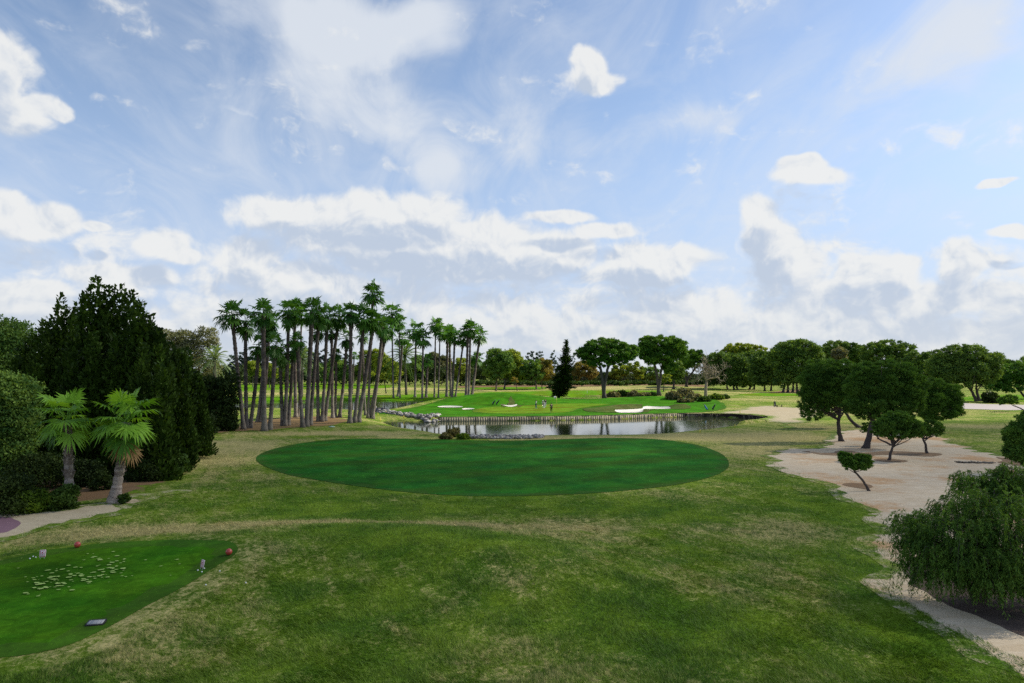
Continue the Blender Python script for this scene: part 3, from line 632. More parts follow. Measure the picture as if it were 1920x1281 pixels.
def tree(name, base, path, lobes, leaf, bark, label, cat='tree', group=None, Y=None, r=0.2, k=5, L=None, w=None, needle=0.5, cover=2.2, csize=0.42, flat=0.75,
         limbs=10, cap=60000, up=0.35, dj=0.0, trunks=None, depthf=0.9, spread=0.25, minpx=2.6):
    """a tree: trunk through photo points, crown filling ellipses (px,py,rx,ry) at the depth of its foot"""
    if Y is None: b = gp(*base); Y = b[1]
    else: p = at(base[0], base[1], Y); b = np.array([p[0], Y, hz(p[0], Y)])
    s = px_m(Y); root = empty(name, b); tag(root, label, cat, group)
    tr = Acc(); cl = lobes_to_clumps(lobes, Y, k, depthf, csize, flat, dj)
    tops = []
    for tp in (trunks or [[base]+list(path)]):
        P = [np.array([*gp(*tp[0])]) if Y is None else np.array([at(tp[0][0], tp[0][1], Y)[0], Y, b[2]])]
        P[0][1] = Y; P[0][2] = b[2]-0.1
        for q in tp[1:]: P.append(at(q[0], q[1], Y+(q[2] if len(q) > 2 else 0)))
        P = np.array(P); t = np.linspace(0, 1, len(P)); tt = np.linspace(0, 1, 12)
        if len(P) > 2:
            PP = np.stack([np.interp(tt, t, P[:, i]) for i in range(3)], 1)
            for _ in range(2): PP[1:-1] = (PP[:-2]+2*PP[1:-1]+PP[2:])/4
        else: PP = np.stack([np.interp(tt, t, P[:, i]) for i in range(3)], 1)
        rr = r*(1-0.45*tt)+r*0.55*np.exp(-tt*14)
        PP[1:-1] += rng.normal(size=(10, 3))*r*0.10
        tr.tube(PP, rr, 8, rng.uniform(0.3, 0.7)); tops.append((PP, rr))
    ce = np.array([c for c, _ in cl])
    for i in rng.permutation(len(cl))[:limbs]:
        PP, rr = min(tops, key=lambda q: np.linalg.norm(q[0][-1]-ce[i]))
        j = rng.integers(7, 12); limb(tr, PP[j], ce[i], rr[j]*0.55, r*0.10)
    tr.build('trunk', bark, root, True, b)
    pxw = Y/683.0
    L_ = max(L or 0.3, minpx*pxw); w_ = max(w or 0.08, 0.45*pxw*minpx/2.6)
    crown_mesh('crown', cl, leaf, root, b, L_, w_, cover, needle, up, cap, spread=spread)
    return root
def shrub(name, px, py, rx, ry, leaf, label, cat='shrub', group=None, Y=None, L=0.16, w=0.05, k=6, cover=2.0, needle=0.5, lobes=None, cap=12000, sink=0.0):
    """low bush whose foot is at photo point (px,py), rx wide each way, ry tall"""
    b = gp(px, py) if Y is None else np.array([at(px, py, Y)[0], Y, hz(at(px, py, Y)[0], Y)])
    Y = b[1]; s = px_m(Y); acc = Acc(); pxw = Y/683.0
    L = max(L, 2.2*pxw); w = max(w, 0.8*pxw)
    R_ = np.array([rx*s, max(rx*s*0.8, 0.4), ry*s]); cl = []
    for u in fib(max(6, int(k*(rx/max(ry, 4))**0.5*2))):
        u[2] = abs(u[2]); q = u*rng.uniform(0.45, 0.8); rc = 0.42*min(R_[0], R_[2]*1.2)*rng.uniform(0.7, 1.3)
        cl.append((b+np.array([0, 0, rc*0.4])+q*R_, np.array([rc*1.2, rc*1.2, rc])))
    o = crown_mesh(name, cl, leaf, None, b, L, w, cover, needle, 0.5, cap)
    o.location = [float(v) for v in b]; tag(o, label, cat, group); return o
def plume(acc, foot, apex, r, n, L, w, tint=0.5, prof=0.36):
    """upright feathery column"""
    foot = np.asarray(foot); apex = np.asarray(apex); H = apex[2]-foot[2]
    t = 1-rng.random(n)**0.62*1.0
    t = np.clip(t, 0, 1); a = rng.random(n)*2*math.pi
    ph = rng.random()*6
    lump = 0.80+0.24*np.sin(t*H*2.1+3*np.sin(a+ph)+ph)+0.16*np.sin(a*5+t*H*1.3+ph*2)
    rad = r*np.power(1-t, prof)*lump*(0.62+0.50*rng.random(n))+0.05
    ax = foot+(apex-foot)*t[:, None]
    out = np.stack([np.cos(a), np.sin(a), np.zeros(n)], 1)
    p = ax+out*rad[:, None]
    D = unit(np.array([0, 0, 0.85])+out*0.65+0.55*rdir(n)); Nn = unit(out+0.6*rdir(n)); W = unit(np.cross(Nn, D))
    acc.cards(p, D, W, L*rng.uniform(0.6, 1.5, n), w*rng.uniform(0.6, 1.4, n), np.clip(tint+0.2*np.sin(t*H*2.1+ph)*0.6+0.2*rng.normal(size=n), 0, 1))
def cypress(label, Y, plumes, n, L=0.34, w=0.115, group='tall dark conifers behind the two fan palms', filler=None, name='conifer'):
    cx = np.mean([p[0] for p in plumes]); X = (cx-960)*px_m(Y); b = np.array([X, Y, hz(X, Y)])
    root = empty(name, b); tag(root, label, 'conifer', group)
    acc = Acc(); tr = Acc(); tr.tube([b-[0, 0, .1], b+[0.1, 0, 3], b+[0, 0.1, 7]], [0.35, 0.28, 0.16], 8)
    P = []
    for px, py, rp in plumes:
        dY = rng.uniform(-0.8, 0.8); ap = at(px, py, Y+dY); P.append((ap, 1.85*rp*px_m(Y)))
    if filler:
        x0, x1, ytop, ybot, m, rp = filler
        for i in range(m):
            px = x0+(x1-x0)*(i+rng.random())/m; dY = rng.uniform(-3.2, -0.6)
            ap = at(px, rng.uniform(ytop, ybot), Y+dY); P.append((ap, rp*px_m(Y)*rng.uniform(0.8, 1.2)))
    vol = sum(r*(a[2]) for a, r in P)
    for a, r in P:
        f = np.array([a[0]+rng.normal()*0.3, a[1]+rng.normal()*0.3, b[2]+0.1])
        plume(acc, f, a, r, int(1.35*n*r*a[2]/vol), L, w, 0.5+0.2*rng.normal())
        limb(tr, b+[0, 0, 1.0], (f+a)/2, 0.12, 0.04)
    tr.build('trunk', B_PINE, root, True, b)
    acc.build('crown', L_CYP, root, False, b); return root
def fan_crown(acc, c, R_, n=30, k=16, axis=None, tint=0.5, lo=-55, hi=82, pet=0.46, dead=None, segw=0.085):
    for i in range(n):
        t = (i+0.5)/n; el = min(R(86), R(hi+(lo-hi)*t**0.95)+rng.normal()*0.20); az = i*2.39996+rng.normal()*0.25
        o = np.array([math.cos(az), math.sin(az), 0]); upv = np.array([0, 0, 1.0])
        D0 = o*math.cos(el)+upv*math.sin(el)
        p_len = R_*pet*rng.uniform(0.65, 1.25)*(1.25 if t < 0.3 else 1.0)
        tip = c+D0*p_len-upv*p_len*0.10*(1-abs(math.sin(el)))
        S = unit(np.cross(D0, upv)+1e-6*o)
        acc.tube([c, (c+tip)/2+upv*0.04*R_, tip], [0.020*R_, 0.014*R_, 0.010*R_], 3, tint, False)
        D = unit(D0-upv*(0.25+0.35*t)); S = unit(S-D*(S@D)); Nn = np.cross(S, D)
        f = R_*(1-pet)*rng.uniform(0.80, 1.25)
        ph = np.linspace(-R(118), R(118), k)+rng.normal(size=k)*0.04
        ln = f*(0.72+0.28*np.cos(ph*0.6))*rng.uniform(0.85, 1.08, k)
        d = np.cos(ph)[:, None]*D+np.sin(ph)[:, None]*S+0.10*np.abs(np.sin(ph))[:, None]*Nn
        d = unit(d); sd = np.cross(d, Nn); sd = unit(sd)
        mid = tip+d*(ln*0.55)[:, None]-upv*(0.03*ln)[:, None]
        end = tip+d*(ln*0.93)[:, None]-upv*(ln*(0.06+0.36*rng.random(k)))[:, None]
        wv = (f*segw*2.6*math.pi/k*1.6)
        V = np.stack([np.repeat(tip[None], k, 0), mid+sd*wv+Nn*wv*0.25, end, mid-sd*wv+Nn*wv*0.25], 1).reshape(-1, 3)
        acc.add(V, np.arange(4*k).reshape(-1, 4), None, np.clip(tint+0.30*rng.normal(), 0, 1))
def fan_palm(bx, by, tx, ty, r, R_, label, group, n=30, k=13, bark=None, leaf=None, lean=0.7, boots=90, dYt=0.0, tint=0.5, name='fan_palm', Y=None, skirt=0, lo=-55, via=None):
    b = gp(bx, by) if Y is None else np.array([at(bx, by, Y)[0], Y, hz(at(bx, by, Y)[0], Y)])
    Y = b[1]; t = at(tx, ty, Y+dYt); root = empty(name, b); tag(root, label, 'palm tree', group)
    H = t[2]-b[2]; s = np.linspace(0, 1, 44)[:, None]
    c = np.array([b[0]+lean*(t[0]-b[0]), b[1]+lean*(t[1]-b[1]), b[2]+0.55*H]) if via is None else at(via[0], via[1], Y+dYt*0.5)*2-(b+t)/2
    P = (1-s)**2*b+2*s*(1-s)*c+s*s*t; P[0, 2] -= 0.1
    s = s[:, 0]; hgt = s*H
    rr = r*(1.0-0.12*s)+r*0.75*np.exp(-hgt/0.55); rr = rr*(1+0.10*np.sin(hgt*9+rng.random()*6)*(s > 0.25)+0.05*rng.normal(size=44))
    rr[s > 0.82] *= 1.10
    tr = Acc(); tint_t = np.clip(0.75-0.75*sstep(0.18, 0.42, s)+0.22*rng.normal(size=44), 0, 1)
    tr.tube(P, rr, 9, tint_t)
    if boots:                       # leaf-base stubs on the upper trunk
        q = rng.uniform(0.22, 0.99, boots)**0.8; j = np.clip((q*43).astype(int), 0, 42); a = rng.random(boots)*6.283
        o = np.stack([np.cos(a), np.sin(a), np.zeros(boots)], 1); pp = P[j]+o*(rr[j]*0.98)[:, None]
        D = unit(o*0.7+np.array([0, 0, 0.8])+0.3*rdir(boots)); tr.cards(pp+D*0.06, D, unit(np.cross(D, o)), 0.26*r/0.27*rng.uniform(0.6, 1.3, boots), 0.06*r/0.27, rng.random(boots)**0.8*(1.0 if boots > 120 else 0.5))
    tr.build('trunk', bark or B_PALM, root, True, b)
    cr = Acc(); fan_crown(cr, t, R_, n, k, tint=tint, lo=lo); cr.build('crown', leaf or L_PALM, root, False, b)
    if skirt:
        sk = Acc(); fan_crown(sk, t-[0, 0, 0.25*R_], R_*0.8, skirt, max(8, k-4), lo=-82, hi=-58, tint=0.5); sk.build('dead_leaves', L_STRAW, root, False, b)
    return root
def date_palm(bx, by, tx, ty, r, R_, label, group, Y=None, n=34, k=18, leaf=None):
    b = gp(bx, by) if Y is None else np.array([at(bx, by, Y)[0], Y, hz(at(bx, by, Y)[0], Y)])
    Y = b[1]; t = at(tx, ty, Y); root = empty('date_palm', b); tag(root, label, 'palm tree', group)
    tr = Acc(); s = np.linspace(0, 1, 14)[:, None]; P = b+(t-b)*s; tr.tube(P, r*(1.1-0.1*s[:, 0]+0.08*np.sin(np.arange(14)*2.2)), 8, 0.5); tr.build('trunk', B_GREY, root, True, b)
    cr = Acc()
    for i in range(n):
        q = (i+.5)/n; el = R(80-115*q); az = i*2.39996; o = np.array([math.cos(az), math.sin(az), 0]); S = np.array([-o[1], o[0], 0])
        tt = np.linspace(0.12, 1, k); x = R_*tt*math.cos(el); z = R_*(tt*math.sin(el)-0.55*tt**2*(0.5+0.5*math.cos(el)))
        P = t+o*x[:, None]+np.array([0, 0, 1.0])*z[:, None]; T = unit(np.gradient(P, axis=0)); ll = R_*0.26*np.sin(np.pi*np.clip(tt, 0.06, 0.94))**0.6
        cr.tube(np.vstack([t, P]), 0.012*R_, 3, 0.5, False)
        for sg in (-1, 1):
            D = unit(T*0.7+S*sg*0.8+np.array([0, 0, 0.15])); W = unit(np.cross(D, np.array([0, 0, 1.0])+0.2*rdir(k)))
            cr.cards(P+D*(ll/2)[:, None], D, W, ll, 0.018*R_, np.clip(0.5+0.2*rng.normal(size=k), 0, 1))
    cr.build('crown', leaf or L_DATE, root, False, b); return root
# ---------------------------------------------------------------- left mass
cypress('tallest dark conifer, its pointed top highest above the two fan palms', 52, [(160,548,20),(180,517,22),(203,532,22),(225,530,22),(247,545,20),(192,560,26)], 34000, filler=(130,265,560,700,12,26))
cypress('dark conifer with a thin ragged top, just left of the tallest one', 55, [(115,549,13),(128,580,20),(145,566,18),(100,590,22),(85,596,20)], 20000, filler=(70,150,600,760,9,28))
cypress('lowest dark conifer, half hidden at the left end of the dark row', 58, [(60,628,22),(75,612,22),(40,650,24)], 10000, filler=(20,85,650,800,7,28))
cypress('dark conifer with stepped shoulders, just right of the tallest one', 49.5, [(262,560,20),(280,586,20),(298,612,20),(270,600,26)], 24000, filler=(215,310,610,800,11,26))
cypress('dark conifer with a small pointed top, second from the right in the dark row', 54, [(318,638,15),(300,622,18),(334,655,20)], 17000, filler=(270,345,660,820,9,24))
cypress('rightmost dark conifer of the row, its right side lit yellow green', 62, [(347,650,18),(362,690,16),(330,668,18),(370,735,12)], 17000, filler=(312,372,680,830,8,20))
tree('broadleaf_tree', (30,860), [(25,760),(20,690)], [(15,640,50,45),(45,640,24,42),(-30,650,60,60),(20,690,60,50),(5,610,36,20),(-60,700,60,60)], L_MID, B_GREY,
     'feathery green tree at the far left edge, its top level with the conifers', Y=66, r=0.22, k=6, L=0.30, w=0.075, cap=26000, cover=2.0)
tree('broadleaf_tree', (-10,930), [(0,840),(5,780)], [(15,745,60,50),(35,790,42,50),(-20,820,70,60),(-50,750,60,60),(20,850,46,40),(-10,890,60,44)], L_MID, B_GREY,
     'low bushy green tree at the left edge in front of the conifers', Y=43, r=0.16, k=7, L=0.22, w=0.055, cap=42000, cover=2.2, csize=0.36)
for a in ((60,958,48,34,L_LIME,'lime green rounded shrub at the foot of the left fan palm'),(118,955,28,38,L_SHRUB,'dark green rounded shrub touching the left fan palm trunk'),
          (10,962,60,60,L_DARK,'dark shrub at the left edge beside the lime green one'),(194,918,22,40,L_DARK,'dark twiggy shrub between the two fan palms'),(233,944,10,22,L_SHRUB,'tiny green shrub against the right fan palm trunk'),
          (278,902,36,44,L_DARK,'dark spreading shrub right of the right fan palm under the conifers'),(325,893,26,56,L_SHRUB,'tall shrub at the right end of the dark conifer row by the lawn'),
          (70,915,60,62,L_DARK,'black green shrub in the shade behind the left fan palm'),(155,912,40,40,L_DARK,'low black green shrub in the shade behind the fan palm trunks')):
    shrub('shrub', *a, group='shrubs under the conifers', L=0.14, w=0.045, cap=9000)
fan_palm(131,948,127,790,0.235,1.9,'left of the two big fan palms, straight trunk with a white woven pattern','two big fan palms in front of the conifers',21,24,B_PALMW,L_PALMB,0.6,160,tint=0.5,lo=-48)
fan_palm(214,942,236,792,0.245,2.1,'right of the two big fan palms, trunk leaning right from a fat base','two big fan palms in front of the conifers',24,24,B_PALMW,L_PALMB,0.75,160,tint=0.55,lo=-52,skirt=5)
# behind, left of the grove
G_BK = 'trees behind the near palm grove'
tree('eucalyptus_tree', (375,735), [(372,700),(375,665)], [(345,638,30,24),(385,634,26,26),(400,655,14,26),(355,665,30,30),(320,645,30,30),(372,690,34,26),(400,690,16,24)], L_OLIVE, B_GREY,
     'pale olive rounded tree rising between the conifers and the palms', group=G_BK, Y=140, r=0.3, k=6, cap=14000, csize=0.34)
date_palm(404,725,402,672,0.28,3.4,'pale feathery date palm in front of the olive tree, left of the grove',G_BK,Y=118)
tree('broadleaf_tree', (398,806), [(398,770),(400,740)], [(392,735,32,36),(420,745,26,40),(378,770,18,36),(408,780,36,30),(432,770,16,34),(440,715,12,24)], L_DARK, B_PINE,
     'dark dense tree between the conifer row and the leftmost palm', Y=90, r=0.2, k=6, cap=16000, csize=0.36, L=0.3, w=0.09)
shrub('shrub', 385,815,22,34,L_DARK,'dark low shrub at the right foot of the conifer row',group='shrubs under the conifers')
shrub('shrub', 428,808,20,34,L_DARK,'dark low shrub beside the leftmost palm trunks',group='shrubs under the conifers')
# ---------------------------------------------------------------- near palm grove
def Z2(x, y): return 380+x/4.133, 510+y/4.133
def Z3(x, y): return 640+x/4.133, 510+y/4.133
GN = 'near grove of tall fan palms left of the pond'
def npalm(z, b, t, label, r=0.26, R_=1.55, lean=0.75, n=23, **kw):
    (bx, by), (tx, ty) = z(*b), z(*t); R_ *= 1.38; kw.setdefault('lo', -84)
    fan_palm(bx, by, tx, ty, r, R_, label, GN, n, 12, lean=lean, boots=100, tint=rng.uniform(0.3, 0.6), **kw)
npalm(Z2,(318,1222),(228,350),'leftmost tall palm of the near grove, trunk bowed left with an open crown',R_=1.85,lean=0.55,lo=-35)
npalm(Z2,(340,1214),(332,395),'straight palm second from the left in the near grove, crown touching the leftmost')
npalm(Z2,(366,1212),(437,585),'short palm leaning right, sharing a foot with the two leftmost trunks',R_=1.3)
npalm(Z2,(478,1232),(468,330),'stout straight palm with a rusty patch high on its trunk, left in the near grove',r=0.30,R_=1.75,lean=0.5)
npalm(Z2,(520,1225),(562,575),'shorter palm leaning right from the foot of the rusty stout one',r=0.27,R_=1.45)
npalm(Z2,(428,1166),(492,440),'palm standing behind the rusty stout one, trunk seen on its left',R_=1.5)
npalm(Z2,(456,1166),(520,385),'palm half hidden behind the rusty stout one, crown to its right',R_=1.6)
npalm(Z2,(620,1196),(602,640),'shorter palm with a low tufted crown, left of the triple trunk foot',r=0.25,R_=1.35)
npalm(Z2,(638,1196),(667,320),'tall palm of the triple trunk foot, crown high at the grove\'s left peak',R_=1.8)
npalm(Z2,(662,1190),(702,610),'short palm of the triple trunk foot, green crown hanging at mid height',R_=1.35)
npalm(Z2,(722,1130),(712,300),'tall palm at the grove\'s left peak, second trunk of the peak',r=0.30,R_=1.75)
npalm(Z2,(776,1206),(735,540),'palm leaning left, front left trunk of the fan of three at the grove middle',R_=1.25)
npalm(Z2,(742,1128),(766,335),'thin pale stemmed palm at the back of the grove middle',r=0.15,R_=1.5)
npalm(Z2,(803,1200),(846,305),'thick knobbly palm with a big crown, middle trunk of the fan of three',r=0.32,R_=1.7)
npalm(Z2,(834,1190),(905,360),'palm leaning right, right trunk of the fan of three',R_=1.6,lean=0.4)
npalm(Z2,(896,1162),(888,470),'palm with reddish upper trunk behind the fan of three',R_=1.2)
npalm(Z2,(925,1162),(965,350),'straight tall palm right of the grove middle with a full bright crown',R_=1.75)
npalm(Z2,(945,1158),(1060,350),'palm bowed strongly right from a shared foot at the grove middle',R_=1.7,lean=0.5)
npalm(Z2,(1008,1136),(1000,460),'dark palm at the back right of the grove middle',R_=1.4)
npalm(Z2,(1027,1130),(1036,640),'shortest dark palm at the back, right of the grove middle',r=0.22,R_=1.1)
npalm(Z2,(1060,1130),(1118,520),'dark leaning palm at the back with a low crown, right of the grove middle',r=0.27,R_=1.4)
npalm(Z3,(66,1172),(75,320),'left trunk of the grey triple at the right front of the grove',r=0.29,R_=1.75,lean=0.5)
npalm(Z3,(100,1168),(172,370),'middle trunk of the grey triple at the right front of the grove',r=0.28,R_=1.75)
npalm(Z3,(132,1166),(250,385),'right trunk of the grey triple, leaning right across the others',r=0.30,R_=1.7,lean=0.6)
npalm(Z3,(186,1112),(165,500),'thin palm behind the grey triple with its crown hidden among theirs',r=0.20,R_=1.2)
npalm(Z3,(206,1136),(244,185),'tallest palm of all, its star shaped crown standing above the near grove',r=0.22,R_=2.0,lean=0.5,lo=-28)
npalm(Z3,(238,1138),(318,420),'right hand trunk of the near grove leaning right, dark crown',r=0.30,R_=1.65)
npalm(Z3,(218,1130),(350,440),'palm leaning farthest right behind the right hand trunk',r=0.28,R_=1.7,lean=0.6)
# ---------------------------------------------------------------- far palm cluster on the other bank
GF = 'far fan palms on the fairway beyond the pond'
def fpalm(b, t, label, r=0.32, R_=2.5, lean=0.7, n=20, **kw):
    (bx, by), (tx, ty) = Z3(*b), Z3(*t); R_ *= 1.25
    fan_palm(bx, by, tx, ty, r, R_, label, GF, n, 10, lean=lean, boots=60, tint=rng.uniform(0.5, 0.85), lo=-55, **kw)
fpalm((404,980),(392,330),'thin far palm whose large ragged crown meets the right edge of the near grove',R_=3.9,r=0.26)
fpalm((438,980),(470,520),'far palm with a thick bowed trunk, first right of the near grove',r=0.40,R_=2.6,lean=0.9)
fpalm((455,975),(448,400),'far palm with a high crown just behind the thick bowed trunk',R_=2.4,r=0.2)
fpalm((570,985),(578,465),'lone straight grey far palm with a wide crown, left of the far group',R_=3.3)
fpalm((626,980),(634,515),'far palm with dark straight trunk, its foot shared with a short twin',R_=3.2,lean=0.5)
fpalm((656,978),(668,690),'short far palm with a knobbly foot, lowest crown of the pair',r=0.38,R_=2.2)
fpalm((720,978),(730,415),'tallest thin far palm, left one of the slender twin pair',r=0.24,R_=2.9)
fpalm((751,986),(764,465),'pale thin far palm, right one of the slender twin pair',r=0.24,R_=2.7)
fpalm((816,978),(822,490),'thick brown far palm, first trunk of the crowded five',r=0.42,R_=2.7)
fpalm((848,980),(838,470),'dark far palm behind the thick brown one in the crowded five',r=0.38,R_=2.5)
fpalm((858,978),(878,510),'palm of the crowded five with a two toned half lit trunk',r=0.34,R_=2.6)
fpalm((882,982),(948,525),'far palm leaning right, pale trunk apart from the crowded five',r=0.30,R_=2.6,lean=0.6)
fpalm((966,975),(980,460),'dark thick far palm at the left of the last three',r=0.42,R_=2.7)
fpalm((986,976),(1000,445),'highest crown of the last three far palms at the right',r=0.34,R_=2.9)
fpalm((1008,972),(1072,500),'far palm leaning right at the right end, pale sunlit trunk',r=0.36,R_=2.7,lean=0.6)
fpalm((1016,970),(1050,670),'short bright crowned far palm at the right end',r=0.26,R_=2.4)
# ---------------------------------------------------------------- trees beyond the palms
def bt(*a, **k):
    k.setdefault('cap', 9000); k.setdefault('k', 5); k.setdefault('limbs', 7); k.setdefault('csize', 0.36); k.setdefault('r', 0.28)
    return tree('broadleaf_tree', *a, **k)
bt((474,727),[(474,705)],[(474,690,13,16),(482,697,10,12)],L_BROAD,B_GREY,'small yellow green tree seen between the leftmost palm trunks',group=G_BK,k=6)
bt((505,727),[(505,710)],[(506,694,11,15),(515,700,9,11)],L_BROAD,B_GREY,'small yellow green tree seen behind the rusty stout palm',group=G_BK,k=6)
bt((541,728),[(541,712)],[(541,693,14,22),(531,700,9,14)],L_BROAD,B_GREY,'tall yellow green tree seen behind the triple trunk palm foot',group=G_BK,k=6)
date_palm(566,725,567,674,0.4,6.0,'pale feathery date palm seen between the middle trunks of the near grove',G_BK,Y=215)
fan_palm(660,738,664,668,0.26,2.3,'short pale fan palm with a brown neck seen behind the grey triple trunks',GF,18,9,lo=-45,boots=30,tint=0.8)
bt((596,725),[(596,705)],[(592,698,20,16),(610,702,16,14)],L_MID,B_GREY,'mid green tree low behind the middle palm trunks',group=G_BK)
bt((632,724),[(632,705)],[(630,692,22,22),(645,700,16,16)],L_MID,B_GREY,'bushy green tree behind the dark back palms of the grove',group=G_BK)
bt((682,724),[(682,705)],[(690,680,18,30),(704,672,14,26),(680,695,16,20)],L_BROAD,B_GREY,'tall yellow green tree behind the right hand trunks of the near grove',group=G_BK)
bt((724,738),[(721,715)],[(724,690,20,28),(738,698,16,22),(716,676,14,20)],L_BROAD,B_PINE,'yellow green tree with a thin dark leaning trunk right of the near grove',group=G_BK,r=0.22)
bt((768,722),[(768,705)],[(768,698,16,18),(757,694,12,20)],L_DARK,B_GREY,'dark round tree behind the thick bowed far palm',group=G_BK)
date_palm(762,722,759,668,0.4,8.0,'green feathery date palm behind the thick bowed far palm',G_BK,Y=235,leaf=L_MID)
bt((795,722),[(795,700)],[(795,690,18,26),(782,682,14,20)],L_MID,B_GREY,'mid green tree behind the short knobbly far palm',group=G_BK)
bt((828,722),[(830,700)],[(828,690,20,24),(815,680,14,22)],L_OLIVE,B_GREY,'olive tree behind the slender twin far palms',group=G_BK)
bt((864,724),[(864,700)],[(864,692,16,24),(850,698,14,18)],L_BROAD,B_GREY,'bright yellow green tree behind the crowded five far palms',group=G_BK)
bt((890,722),[(890,700)],[(893,692,16,24),(905,704,12,16)],L_MID,B_GREY,'green tree behind the last three far palms',group=G_BK)
GM = 'trees on the far fairway'
bt((930,733),[(931,712)],[(932,674,24,21),(918,688,16,20),(945,680,20,24),(930,700,22,14)],L_MID,B_GREY,'big round green tree right of the far palms, shaded left half',group=GM,cap=12000,r=0.4)
bt((946,729.5),[(947,712)],[(962,675,20,20),(972,694,16,16),(955,700,18,15),(977,705,10,9)],L_BROAD,B_GREY,'big round yellow green tree leaning on the right of the shaded one',group=GM,cap=12000,r=0.4)
bt((970,732.5),[(967,720)],[(966,712,8,6)],L_TAN,B_PINE,'sapling with a thin leaning trunk right of the big round trees',group=GM,r=0.2,cap=900)
bt((1006,730.5),[(1004,712)],[(998,688,22,15),(984,697,13,14),(1004,702,18,12)],L_MID,B_GREY,'round tree left of the tall spire, its left part dark green',group=GM,cap=9000,r=0.36)
bt((1017,729.5),[(1014,714)],[(1020,690,18,18),(1028,702,12,14),(1012,700,14,14)],L_TAN,B_GREY,'round yellowing tree just left of the tall spire',group=GM,cap=9000,r=0.25)
bt((1091,725),[(1091,710)],[(1095,692,22,17),(1080,700,11,14),(1111,698,12,16)],L_TAN,B_GREY,'brownish yellow tree between the spire and the left stone pine',group=GM,cap=9000)
bt((1171,724),[(1170,708)],[(1165,694,20,14),(1190,690,16,12),(1155,702,14,12),(1198,703,10,10)],L_BROAD,B_GREY,'yellow green spreading tree between the two stone pines',group=GM,cap=9000)
bt((1220,723),[(1220,708)],[(1218,702,20,16),(1206,710,14,10)],L_MID,B_GREY,'dark mid green tree behind the right stone pine trunk',group=GM)
bt((1244,734.5),[(1245,715)],[(1249,709,12,9),(1240,712,8,7)],L_BROAD,B_PINE,'small yellow green tree under the right stone pine crown',group=GM,cap=2500,r=0.2)
# tall spire
def spire():
    bx, by, tx, ty = 1046, 748, 1062, 637
    b = gp(bx, by); Y = b[1]; t = at(tx, ty, Y); root = empty('norfolk_pine', b); tag(root, 'dark layered spire shaped conifer behind the flag', 'conifer')
    tr = Acc(); tr.tube([b-[0, 0, .2], b+(t-b)*0.2+[0.8, 0, 0], (b+t)/2+[0.6, 0, 0], t], [0.42, 0.36, 0.24, 0.05], 8)
    ac = Acc(); H = t[2]-b[2]
    for q in np.linspace(0.06, 0.985, 40):
        c = b+(t-b)*q+[0.7*math.sin(math.pi*q), 0, 0]
        rad = (5.4*(1-q)**0.85*(0.78+0.22*math.sin(q*40)) if q > 0.2 else 3.3*(0.55+2.0*q))+0.12
        m = max(7, int(18*rad/3+5))
        for a in np.arange(m)*6.283/m+rng.random()*6:
            rr = rad*rng.uniform(0.72, 1.1); e = c+np.array([math.cos(a)*rr, math.sin(a)*rr, -0.10*rr+0.25*q*rr])
            if rng.random() < 0.4: tr.tube([c, e], [0.05, 0.015], 4, 0.3, False)
            k = max(6, int(rr*7)); s = rng.uniform(0.12, 1.0, k)[:, None]; p = c+(e-c)*s+rng.normal(size=(k, 3))*[.22, .22, .16]
            D = unit((e-c)+0.9*rdir(k)*rr*0.6+[0, 0, 0.25*rr]); ac.cards(p, D, unit(np.cross(D, np.array([0, 0, 1.0])+0.5*rdir(k))), 0.75, 0.17, np.clip(0.45+0.25*rng.normal(size=k), 0, 1))
    tr.build('trunk', B_PINE, root, True, b); ac.build('crown', L_CYP, root, False, b)
spire()
# stone pines
G_STONE = 'umbrella shaped pines behind the island'
tree('stone_pine',(1133,747),[(1131,720),(1127,696)],[(1128,650,36,17),(1105,660,26,16),(1150,650,28,18),(1172,662,26,18),(1135,668,44,16),(1092,664,16,13),(1186,658,14,14),(1120,680,30,10),(1160,676,26,10)],L_STONE,B_PINE,
     'left umbrella pine with a wide flat crown and a forked dark trunk',group=G_STONE,r=0.55,k=7,csize=0.34,flat=0.7,limbs=16,cap=30000,needle=0.5,trunks=[[(1133,747),(1131,722),(1126,690),(1120,672)],[(1133,747),(1133,722),(1140,690),(1150,668)]],depthf=1.0,up=0.6)
tree('stone_pine',(1234,742),[(1237,715),(1240,690)],[(1235,645,30,18),(1215,652,20,22),(1258,648,24,20),(1275,655,16,22),(1240,668,36,18),(1285,668,8,14),(1255,690,18,12),(1222,674,20,12),(1208,664,12,14)],L_STONE,B_GREY,
     'right umbrella pine with a tall domed crown and a pale straight trunk',group=G_STONE,r=0.55,k=7,csize=0.34,flat=0.75,limbs=16,cap=30000,depthf=1.0,up=0.6,trunks=[[(1234,742),(1237,715),(1241,690),(1243,672)],[(1236,715),(1230,690),(1222,672)]])
tree('stone_pine',(1263,730),[(1264,712),(1266,698)],[(1262,690,16,14),(1272,700,12,12),(1255,706,10,8)],L_PINEFAR,B_PINE,'dark pine half hidden behind the right umbrella pine',group=G_STONE,r=0.5,k=6,cap=9000,limbs=8)
tree('stone_pine',(1287,727.5),[(1288,715),(1286,704)],[(1300,668,20,13),(1285,678,14,14),(1314,672,10,12),(1300,684,18,8)],L_STONE,B_PINE,
     'smaller pine with upswept branches left of the bare tree',group=G_STONE,r=0.6,k=6,cap=12000,limbs=12,trunks=[[(1287,727.5),(1288,712),(1280,698),(1277,688)],[(1287,727.5),(1288,712),(1298,700),(1306,686)]])
